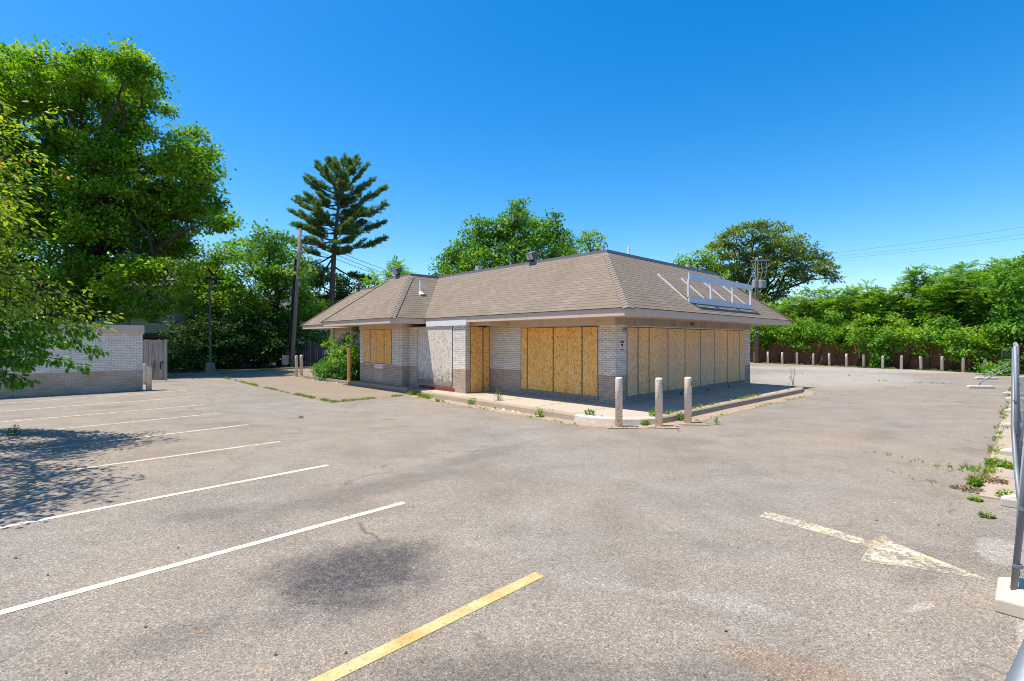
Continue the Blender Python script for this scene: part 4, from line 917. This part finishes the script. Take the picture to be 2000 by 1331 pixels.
for i, (u, lob, lb, Y) in enumerate(((775, [(772, 535, 14), (775, 522, 8), (755, 548, 14), (790, 545, 14), (768, 560, 18)], 'young sumac with star shaped fronds peeking over the roof light', 35), (745, [(738, 548, 12), (725, 560, 14), (745, 565, 14)], 'young sumac beside the pine, low over the roof end', 37))):
    L_ = px_lobes(lob, Y, rg, .6); t_ = thing('sumac_tree', (L_[0][0], Y, 0), lb, 'tree'); m = MB()
    for l in L_: limb(m, rg, (L_[0][0], Y, 0), l[:3], .08, .02, .2)
    m.build('trunk', M['bark'], t_, smooth=True, fixn=False); fronds('crown', M['bright'], t_, 91 + i, L_, 26, 9, .75)
# shrubs and sapling trees beyond the brick wall
def rowY(u): return 2.1 * F / (709 + (u - 1474) * .0441 - CY)
HD = [(1492, 590, 30, 'bright'), (1532, 585, 32, 'bright'), (1572, 566, 34, 'bright'), (1615, 563, 32, 'bright'), (1655, 556, 34, 'bright'), (1700, 552, 34, 'bright'), (1742, 560, 32, 'bright'), (1790, 528, 30, 'bright'), (1842, 524, 40, 'bright'), (1895, 512, 40, 'maple'), (1948, 506, 42, 'bright'), (1998, 498, 44, 'maple'), (2060, 470, 60, 'maple')]
HL = ['bright leafy sapling beside the roof corner beyond the brick wall', 'leafy sapling just past the thin dark lamp post', 'leafy sapling below the outer edge of the olive oak', 'leafy sapling first clear of the olive oak', 'fronded sapling behind the seventh bollard of the long row', 'fronded sapling behind the eighth bollard of the long row',
      'lower sapling in the dip before the tall sprout', 'sapling with a tall narrow sprout above the shrubbery', 'large rounded fronded sapling past the tall sprout', 'large darker sapling, second before the fence corner', 'tall fronded sapling just above the fence corner', 'dark sapling above the tall fence posts', 'big tree cut off at the edge beyond the fence posts']
for i, (u, tp_, hw, mt) in enumerate(HD):
    Y = rowY(min(u, 1960)) + 3.6; lob = [(u, tp_ + hw * .55, hw * .55), (u - hw * .35, tp_ + hw * 1.1, hw * .7), (u + hw * .4, tp_ + hw * 1.2, hw * .7)]; v_ = tp_ + hw * 1.8
    if i == 7: lob += [(u - 3, tp_ + 4, 9)]
    while v_ < 672: lob += [(u - hw * .55 + rg.uniform(-6, 6), v_, hw * .72), (u + hw * .55 + rg.uniform(-6, 6), v_ + 6, hw * .72)]; v_ += hw * .85
    L_ = px_lobes(lob, Y, rg, .9); x0_ = at(u, 700, Y).x
    t_ = thing('sapling_tree', (x0_, Y, 0), HL[i], 'tree', 'saplings beyond the brick wall'); m = MB()
    for l in L_: limb(m, rg, (x0_ + rg.normal() * .4, Y + rg.normal() * .3, 0), l[:3], .075, .015, .25, 5, 5)
    m.build('trunk', M['bark'], t_, smooth=True, fixn=False)
    fronds('crown', M[mt], t_, 201 + i * 2, L_, 19, 9, .72, .55, 1.2); foliage('lower_leaves', M['maple' if i % 3 == 0 else 'bright'], t_, 202 + i * 2, L_, 15, 26, .34, .19, KITE, .2, .5)
VN = [(1490, 648, 22), (1535, 640, 22), (1570, 652, 26), (1612, 640, 24), (1648, 655, 22), (1700, 650, 26), (1722, 672, 24), (1755, 648, 24), (1800, 655, 24), (1845, 652, 26), (1885, 668, 26), (1925, 670, 24), (1955, 690, 20)]
VL = ['leafy bush draped over the wall beside the roof corner', 'leafy bush draped over the wall before the third bollard', 'large leafy bush hanging over the wall behind the fourth bollard', 'leafy bush hanging behind the fifth and sixth bollards', 'small leafy bush hanging behind the seventh bollard', 'leafy bush spilling over the wall behind the eighth bollard', 'leafy bush hanging lowest, covering the ninth bollard',
      'leafy bush over the wall behind the tenth bollard', 'leafy bush over the wall behind the eleventh bollard', 'leafy bush over the wall behind the twelfth bollard', 'leafy bush hanging low before the thirteenth bollard', 'leafy bush hanging over the last bollard', 'yellow green bush in front of the old chain link fence']
for i, (u, v_, r_) in enumerate(VN):
    Y = rowY(min(u, 1925)) + (.35 if i in (6, 10, 11) else .8)
    if i == 12: Y = 30.0
    v_ += 8; lob = [(u, v_, r_ * .9), (u - r_ * .9, v_ - 8, r_ * .7), (u + r_ * .9, v_ - 6, r_ * .7), (u + rg.uniform(-8, 8), v_ + r_ * .8, r_ * .45), (u + rg.uniform(-15, 15), v_ - r_, r_ * .8)]
    if i == 6: lob += [(1718, 695, 15), (1712, 710, 10), (1728, 700, 10)]
    if i == 12: lob = [(u, 715, 14), (u - 18, 722, 12), (u + 10, 725, 12)]
    L_ = px_lobes(lob, Y, rg, .35); t_ = thing('leafy_bush', (L_[0][0], Y, 0), VL[i], 'bush', 'bushes hanging over the brick wall'); m = MB()
    for l in L_: limb(m, rg, (L_[0][0] + rg.normal() * .3, Y + (.9 if i < 12 else 0), 0), l[:3], .04, .01, .3, 4, 5)
    m.build('stem', M['bark'], t_, smooth=True, fixn=False)
    foliage('leaves', M['bright'] if i % 3 else M['maple'], t_, 301 + i, L_, 22, 34, .30, .19, KITE, .35, .05)
L_ = px_lobes([(1985, 560, 40), (1998, 620, 45), (1975, 650, 28), (2030, 540, 60), (2010, 680, 40), (1965, 610, 22), (2040, 620, 60)], 31, rg, .8)
t_ = tree((L_[0][0] + 1, 31.5, 0), L_, 'dense dull green holly like bush behind the fence posts', 'bush', 351, M['maple'], M['bark'], .12, 'bush', dens=20, per=40, spread=.35, size=.2)
# bush by the drive through
t_ = thing('yew_bush', W(16.8, -.9), 'low dark green yew bush spreading beside the tall yellow bollard', 'bush'); m = MB()
LB = [(*W(18.4, -.9, .45), .62), (*W(17.6, -1.2, .55), .62), (*W(16.8, -1.2, .55), .68), (*W(16.0, -1.1, .55), .66), (*W(15.3, -1.0, .6), .6), (*W(16.6, -.6, .9), .6), (*W(19.2, -.8, .5), .5), (*W(15.0, -.7, .85), .5)]
for l in LB: limb(m, rg, W(16.8, -.8, 0), l[:3], .04, .012, .3)
m.build('stem', M['bark'], t_, fixn=False); foliage('leaves', M['yew'], t_, 401, LB, 95, 30, .17, .10, KITE, .5, .03)
t_ = thing('mulberry_sapling', W(15.6, -.75), 'bright green sapling growing up through the low yew bush', 'sapling'); m = MB()
LB = [(*W(17.2, -1.0, 1.5), .45), (*W(16.5, -1.0, 1.75), .5), (*W(15.8, -.9, 1.6), .6), (*W(15.1, -.9, 1.5), .5), (*W(16.9, -.9, 2.1), .32), (*W(16.4, -.8, 2.3), .25), (*W(15.0, -.9, 2.35), .28), (*W(14.9, -.9, 2.75), .16), (*W(14.2, -.9, 1.95), .3), (*W(13.9, -.8, 2.2), .2), (*W(17.7, -1.1, 1.9), .2), (*W(15.6, -1.1, 1.1), .5), (*W(14.5, -1.0, 1.4), .4), (*W(16.3, -1.3, 1.2), .45)]
for l in LB: limb(m, rg, W(15.7, -.75, 0), l[:3], .03, .008, .25)
m.build('stem', M['bark'], t_, fixn=False); foliage('leaves', M['bright'], t_, 403, LB, 60, 20, .15, .12, LEAF, .3, .3)
m = MB(); m.box(13.6, 19.5, -1.75, -1.6, 0, .14); tag(m.build('bed_curb', M['curb'], None), kind='structure')
m = MB(); m.box(13.46, 19.5, -1.6, 0, 0, .09); tag(m.build('planting_ground', M['soil'], None), kind='structure')
# near cherry at the left edge, mostly outside the view
CH = thing('cherry_tree', (-13.2, 9.2, 0), 'close cherry tree with light green drooping leaves beside the stalls', 'tree'); m = MB(); rgc = np.random.default_rng(5)
trk = limb(m, rgc, (-13.2, 9.2, 0), (-12.0, 9.0, 5.6), .20, .07, .12, 9, 9)
SP = [(92, 232, 10.2), (75, 315, 10.4), (62, 358, 10), (45, 400, 10.3), (60, 440, 10.6), (88, 470, 10.2), (70, 520, 10.4), (108, 555, 10.5), (90, 590, 10.8), (155, 600, 10.6), (130, 628, 10.9), (205, 640, 11), (185, 655, 10.8), (60, 270, 9.8), (30, 330, 9.6), (30, 375, 9.7), (25, 460, 9.6), (40, 555, 9.8), (55, 610, 9.9)]
LPs, LDs = [], []
def spray(p, q, dens, side=.22, droop=.0):
    p, q = Vector(p), Vector(q); L = (q - p).length; pts = [p.lerp(q, i / 7) + Vector(rgc.normal(size=3) * .03) + Vector((0, 0, .18 * L * math.sin(math.pi * i / 7) * .5)) for i in range(8)]
    m.tube(pts, [.022 - .018 * i / 7 for i in range(8)], 4, False); d = (q - p).normalized()
    for _ in range(int(dens * L)):
        t_ = rgc.uniform(.12, 1.02); i = min(int(t_ * 7), 6); c_ = pts[i].lerp(pts[i + 1], min(1, t_ * 7 - i)); o = Vector(rgc.normal(size=3)) * side * (1.15 - .75 * t_); o.z *= .6; o.z -= abs(rgc.normal()) * droop
        LPs.append(tuple(c_ + o)); LDs.append(tuple(o.normalized() * .8 + d * .5 + Vector((0, 0, -.55))))
for u, v_, Y in SP:
    q = at(u, v_, Y); k = int(rgc.integers(4, len(trk))); p = Vector(trk[k]); p = p.lerp(q, .25); p.z = p.z * .5 + q.z * .5
    spray(p, q, 36)
    for _ in range(3):
        s = p.lerp(q, rgc.uniform(.4, .85)); e = s + (q - p) * rgc.uniform(.15, .3) + Vector(rgc.normal(size=3) * .3); spray(s, e, 38)
OFF = [(-8.55, 7.5, 4.4, .9), (-7.7, 5.9, 3.9, .85), (-7.95, 6.7, 5.7, .8), (-9.2, 7.0, 4.6, 1.15), (-10.1, 8.3, 4.9, 1.2), (-10.6, 9.6, 5.2, 1.2), (-8.4, 6.2, 4.5, .9), (-11.5, 10.2, 4.0, 1.3), (-11.2, 8.6, 6.6, 1.2), (-12.6, 9.5, 3.0, 1.3), (-10.5, 7.4, 6.2, 1.0), (-13.5, 8.5, 6.5, 1.5), (-14.2, 10, 4.5, 1.5)]
for l in OFF: limb(m, rgc, trk[int(rgc.integers(3, 9))], l[:3], .06, .012, .3)
for x, y, z, r_ in OFF:
    for _ in range(12):
        d = Vector(rgc.normal(size=3)).normalized() * r_ * rgc.uniform(.7, 1.25); spray(Vector((x, y, z)) + d * .2, Vector((x, y, z)) + d + Vector((0, 0, -.2)), 60, .2)
m.build('trunk', M['bark'], CH, fixn=False)
LPs = np.array(LPs); LDs = np.array(LDs)
scatter('crown', M['cherry'], CH, LPs, LDs, rgc.normal(size=LPs.shape) * .5 + [0, 0, 1], .105 * rgc.uniform(.6, 1.25, len(LPs)), np.clip(rgc.normal(.55, .22, len(LPs)), 0, 1), LEAF)
VI = thing('climbing_vine', (-13.5, 11.6, 0), 'dark green vine branches reaching across the front of the trash enclosure', 'vine'); m = MB(); LPs, LDs = [], []
for (u0, v0, u1, v1, dn) in ((-90, 690, 200, 683, 95), (-90, 660, 185, 650, 80), (-90, 730, 165, 713, 95), (-90, 720, 80, 690, 110), (-90, 700, 120, 668, 110), (-90, 640, 110, 640, 90), (-90, 745, 60, 742, 110), (-90, 760, 30, 752, 90), (-90, 650, 60, 630, 100), (-90, 670, 150, 662, 80), (-90, 710, 60, 715, 120), (-90, 680, 90, 680, 120), (-90, 620, 60, 610, 90), (-90, 690, 40, 660, 120)):
    Yv = rgc.uniform(10.8, 11.8); spray(at(u0, v0, Yv), at(u1, v1, Yv - .2), dn * .8, .12, .05)
for x in range(6): limb(m, rgc, (-13.4 + .2 * x, 11.4, 0), at(-60, 600 + 25 * x, 11.3), .03, .015, .3)
m.build('stem', M['bark'], VI, fixn=False); LPs = np.array(LPs); LDs = np.array(LDs)
scatter('leaves', M['ivy'], VI, LPs, LDs, rgc.normal(size=LPs.shape) * .5 + [0, -.3, 1], .125 * rgc.uniform(.6, 1.25, len(LPs)), np.clip(rgc.normal(.5, .2, len(LPs)), 0, 1), LEAF)
# far masses closing the horizon
FT = []
for k in range(150):
    an = 2 * math.pi * k / 150; r_ = 108 + rg.uniform(-10, 10); FT.append((r_ * math.cos(an), r_ * math.sin(an) + 8, rg.uniform(5, 8.5), rg.uniform(2.8, 4.2))); FT.append((r_ * math.cos(an + .02), r_ * math.sin(an + .02) + 8, 2., 2.8))
L_ = FT
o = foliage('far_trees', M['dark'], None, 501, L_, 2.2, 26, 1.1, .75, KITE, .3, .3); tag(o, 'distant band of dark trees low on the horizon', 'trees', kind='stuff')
# ------------------------------------------------------------------ weeds and grass
rgw = np.random.default_rng(15); GPs, GS, GT = [], [], []
def strip(p, q, n, w_, s, z=.0, gaps=.4):
    p, q = Vector(p), Vector(q); d = (q - p).normalized(); sd = Vector((-d.y, d.x, 0)); L = (q - p).length; ph = rgw.random() * 6
    for _ in range(n):
        t_ = rgw.random(); k = math.sin(t_ * L * 2.1 + ph) + math.sin(t_ * L * 5.3 + ph * 2) * .7
        if k < gaps * 2 - 1: continue
        c_ = p.lerp(q, t_) + sd * rgw.normal() * w_; GPs.append((c_.x, c_.y, z)); GS.append(s * .72 * rgw.uniform(.35, 1.3)); GT.append(np.clip(rgw.normal(.5, .25), 0, 1))
A_ = [Vector((*q, 0)) for q in ap]
strip(A_[0], A_[1], 120, .06, .14); strip(A_[1], A_[2], 240, .05, .12); strip(A_[2], A_[3], 320, .05, .12, 0, .2); strip(A_[3], A_[4], 240, .05, .12, 0, .25)
strip(A_[1] + (A_[2] - A_[1]) * .3, W(12.5, -2.2), 60, .05, .08, 0, .7)
for i in range(1, len(allc) - 3):
    d = (allc[i + 1] - allc[i - 1]).normalized(); o_n = Vector((d.y, -d.x, 0)); L = (allc[i + 1] - allc[i]).length
    strip(allc[i] + o_n * .46, allc[i + 1] + o_n * .46, int(20 * L), .035, .09, 0, .55); strip(allc[i] - o_n * .20, allc[i + 1] - o_n * .20, int(16 * L), .03, .07, .16, .78)
strip(curbA[0] + Vector((-.3, -.5, 0)), curbA[3] + Vector((-.38, -.36, 0)), 200, .06, .17, 0, .2)
strip(curbC[1] - Vector((-.2, 0, 0)) * 0 + PA * .22, curbC[4] + PA * .22, 150, .05, .14, .16, .3)
for p, q in zip(ROW, ROW[1:]): strip(p + Vector((.15, .1, 0)), q + Vector((.15, .1, 0)), 60, .14, .20)
for p, q in zip(bc, bc[1:]): strip(p + Vector((-.25, .1, 0)), q + Vector((-.25, .1, 0)), 190, .25, .22, 0, .15); strip(p + Vector((.2, -.1, 0)), q + Vector((.2, -.1, 0)), 60, .08, .14, 0, .5)
for i in range(24): p = W(-8.12, -3 + i * .9); strip(p, p + PB * .9, 10 if i > 3 else 26, .05, .12, 0, .2)
strip(W(-6.6, -1.1), W(-8.2, -2.2), 60, .10, .06, 0, .4); strip(W(-6.2, -2.2), W(-7.8, -3.1), 50, .08, .05, 0, .5); strip(W(-7.5, -1.2), W(-8.2, -1.8), 90, .16, .09, 0, .1)
strip(W(9, 22), W(-4, 22.3), 90, .06, .12, 0, .6); strip(W(4, 13), W(1, 13.2), 40, .05, .1, 0, .5); strip(W(-3, 19), W(-7, 19.3), 50, .05, .1, 0, .5)
strip(W(17.2, -20), W(17.2, -9.3), 90, .04, .13, 0, .5)
GPs = np.array(GPs); n = len(GPs); dd = np.stack([np.cos(rgw.random(n) * 6.28), np.sin(rgw.random(n) * 6.28), np.zeros(n)], -1)
tag(scatter('grass', M['grass'], None, GPs, dd, np.tile([0, 0, 1.], (n, 1)), np.array(GS), np.array(GT), BLADE), 'tufts of grass sprouting from the pavement cracks', 'grass', kind='stuff')
def weed(p, r_, h, n, label, mat='weed', sz=.09):
    p = Vector(p); t_ = thing('weed_plant', p, label, 'weed', 'weeds growing in the cracks'); n = int(n * 1.9); P = []; D = []
    for _ in range(n):
        a_ = rgw.random() * 6.28; k = rgw.random() ** .6; P.append((p.x + math.cos(a_) * r_ * k * .7, p.y + math.sin(a_) * r_ * k * .7, p.z + h * rgw.random() * (1.1 - k * .6))); D.append((math.cos(a_), math.sin(a_), rgw.uniform(-.1, .9)))
    P = np.array(P); D = np.array(D); scatter('leaves', M[mat], t_, P, D, np.tile([0, 0, 1.], (n, 1)) + rgw.normal(size=(n, 3)) * .4, sz * .62 * rgw.uniform(.6, 1.3, n), np.clip(rgw.normal(.5, .22, n), 0, 1), LEAF)
    m_ = MB(); 
    for i in range(5): m_.tube([p, p + Vector((rgw.normal() * r_ * .4, rgw.normal() * r_ * .4, h * .9))], [.006, .003], 4, False)
    m_.build('stem', M['weed'], t_, fixn=False)
weed(gp(1260, 831), .13, .16, 60, 'small green weed between the first and second corner bollards')
weed(gp(1400, 829), .09, .2, 26, 'thin weed just past the scarred bollard', sz=.06)
weed(gp(1328, 822), .16, .2, 70, 'green weed at the curb foot behind the corner bollards')
weed(gp(1276, 814, .16), .14, .24, 60, 'weed on the painted curb corner behind the middle bollard')
weed(gp(1152, 811, .16), .16, .15, 50, 'dark weed on the sidewalk edge before the painted curb', 'ivy')
weed(gp(923, 790), .26, .22, 150, 'large bright green weed in the gutter near the side door')
weed(gp(1054, 815), .15, .28, 60, 'lone green weed at the curb joint under the large side boarding')
weed(gp(973, 783, .15), .2, .4, 70, 'tall pale weed on the sidewalk near the side door', 'dull', .07)
weed(gp(807, 772), .3, .2, 110, 'bright weed patch in the corner where apron meets curb')
weed(gp(1549, 757, .16), .2, .9, 40, 'tall dry weed on the far end of the sidewalk', 'dull', .08)
weed(gp(1904, 949), .11, .14, 90, 'round bright weed standing alone in the lot by the weedy patch', sz=.07)
weed(gp(1951, 912), .2, .14, 120, 'bright clump of weeds at the slab edge', sz=.08)
weed(gp(1980, 918), .14, .14, 80, 'leafy weed beside the fence between two slabs', sz=.08)
weed(gp(1928, 941), .30, .07, 150, 'flat reddish brown weed mat by the slab strip', 'dry', .07)
weed(gp(1890, 957), .24, .05, 80, 'thin brown dead weed streak on the asphalt before the weedy patch', 'dry', .06)
weed(gp(1905, 978), .08, .04, 40, 'flat light green weed in the lot before the chunky white block', sz=.07)
weed(gp(1927, 1010), .09, .05, 30, 'small dry weed on the white stained asphalt', 'dull', .07)
weed(gp(1965, 975), .12, .12, 50, 'weed tucked behind the chunky white block', sz=.07)
weed(gp(28, 850), .12, .25, 40, 'small upright weed on a parking line in the tree shade')
weed(gp(176, 764), .3, .25, 60, 'weed at the foot of the trash enclosure wall', 'ivy')
# litter: leaves, pebbles and paper scraps
m1, m2 = MB(), MB()
for _ in range(45):
    u, v_ = rgw.uniform(0, 2000), 700 + 630 * rgw.random() ** 1.2; p = gp(u, v_)
    if p.y > 26 or (W(0, 0) - p).length < 3: continue
    s = rgw.uniform(.005, .014); a_ = rgw.random() * 6.28; d = Vector((math.cos(a_), math.sin(a_), 0)); e = Vector((-d.y, d.x, 0))
    m1.add([p + d * s * 1.6 + Vector((0, 0, .004)), p + e * s + Vector((0, 0, .016)), p - d * s * 1.6 + Vector((0, 0, .005)), p - e * s + Vector((0, 0, .012))], [(0, 1, 2, 3)])
m1.add([gp(588, 817) + Vector(q) for q in ((-.07, -.05, 0), (.07, -.04, 0), (.05, .06, 0), (-.06, .05, 0), (-.03, 0, .07), (.04, 0, .06))], [(0, 1, 5, 4), (3, 2, 5, 4), (0, 4, 3), (1, 2, 5)])
tag(m1.build('leaf_debris', M['brown_leaf'], None), 'dry brown leaves and crumbs scattered over the asphalt', 'debris', kind='stuff')
for i in range(30):
    if i < 12: p = gp(rgw.uniform(930, 1020), 0 + rgw.uniform(790, 803)); p = W(rgw.uniform(1.2, 3.6), -2.42 + rgw.uniform(-.12, .1), .012)
    elif i < 20: p = W(rgw.uniform(14, 18), -1.95 + rgw.uniform(-.15, .1), .01)
    else: p = Vector((-18 + rgw.uniform(-3, 2), 31 + rgw.uniform(-4, 4), .01))
    s = rgw.uniform(.02, .06); a_ = rgw.random() * 6.28; d = Vector((math.cos(a_), math.sin(a_), 0)) * s; e = Vector((-d.y, d.x, 0)) * rgw.uniform(.4, 1)
    m2.add([p - d - e, p + d - e * .8, p + d * .8 + e + Vector((0, 0, s * .8)), p - d + e + Vector((0, 0, s * .3))], [(0, 1, 2, 3)])
tag(m2.build('paper_litter', M['litter'], None), 'scraps of white litter lying in the gutters', 'litter', kind='stuff')

# ================================================================== LIGHT, SKY, CAMERA
SUN_EL = 71.0; SUN_TURN = 5.0
sd = bpy.data.lights.new('sun', 'SUN'); sd.energy = 4.6; sd.angle = R(.53); sd.color = (1, .93, .80)
so_ = bpy.data.objects.new('sun', sd); COL.objects.link(so_); so_.rotation_euler = (0, R(-(90 - SUN_EL)), R(SUN_TURN)); so_.location = (-30, 0, 80)
wd = bpy.data.worlds.new('World'); scene.world = wd; wd.use_nodes = True; nt = wd.node_tree; bg = nt.nodes['Background']
sk = nt.nodes.new('ShaderNodeTexSky'); sk.sky_type = 'NISHITA'; sk.sun_disc = False; sk.sun_elevation = R(SUN_EL); sk.sun_rotation = R(-90 - SUN_TURN); sk.altitude = 0; sk.air_density = 1.0; sk.dust_density = .6; sk.ozone_density = 3.0
hs = nt.nodes.new('ShaderNodeHueSaturation'); hs.inputs['Hue'].default_value = .4985; hs.inputs['Saturation'].default_value = 1.46; hs.inputs['Value'].default_value = 1.0
nt.links.new(sk.outputs[0], hs.inputs['Color']); nt.links.new(hs.outputs[0], bg.inputs[0]); bg.inputs[1].default_value = .131
cd = bpy.data.cameras.new('camera'); cam = bpy.data.objects.new('camera', cd); COL.objects.link(cam); cam.location = (0, 0, H); cam.rotation_euler = (R(90), 0, 0)
cd.sensor_width = 36; cd.lens = 36 * F / 2000; cd.clip_start = .02; cd.clip_end = 2000; scene.camera = cam
vs_ = scene.view_settings; vs_.view_transform = 'Standard'; vs_.look = 'None'; vs_.exposure = .72; vs_.gamma = 1
scene.render.engine = 'CYCLES'
try:
    scene.cycles.use_denoising = True; scene.cycles.denoising_prefilter = 'ACCURATE'; scene.cycles.filter_width = 1.0; scene.cycles.pixel_filter_type = 'BLACKMAN_HARRIS'; scene.cycles.max_bounces = 8; scene.cycles.transparent_max_bounces = 16; scene.cycles.sample_clamp_indirect = 8
except Exception: pass
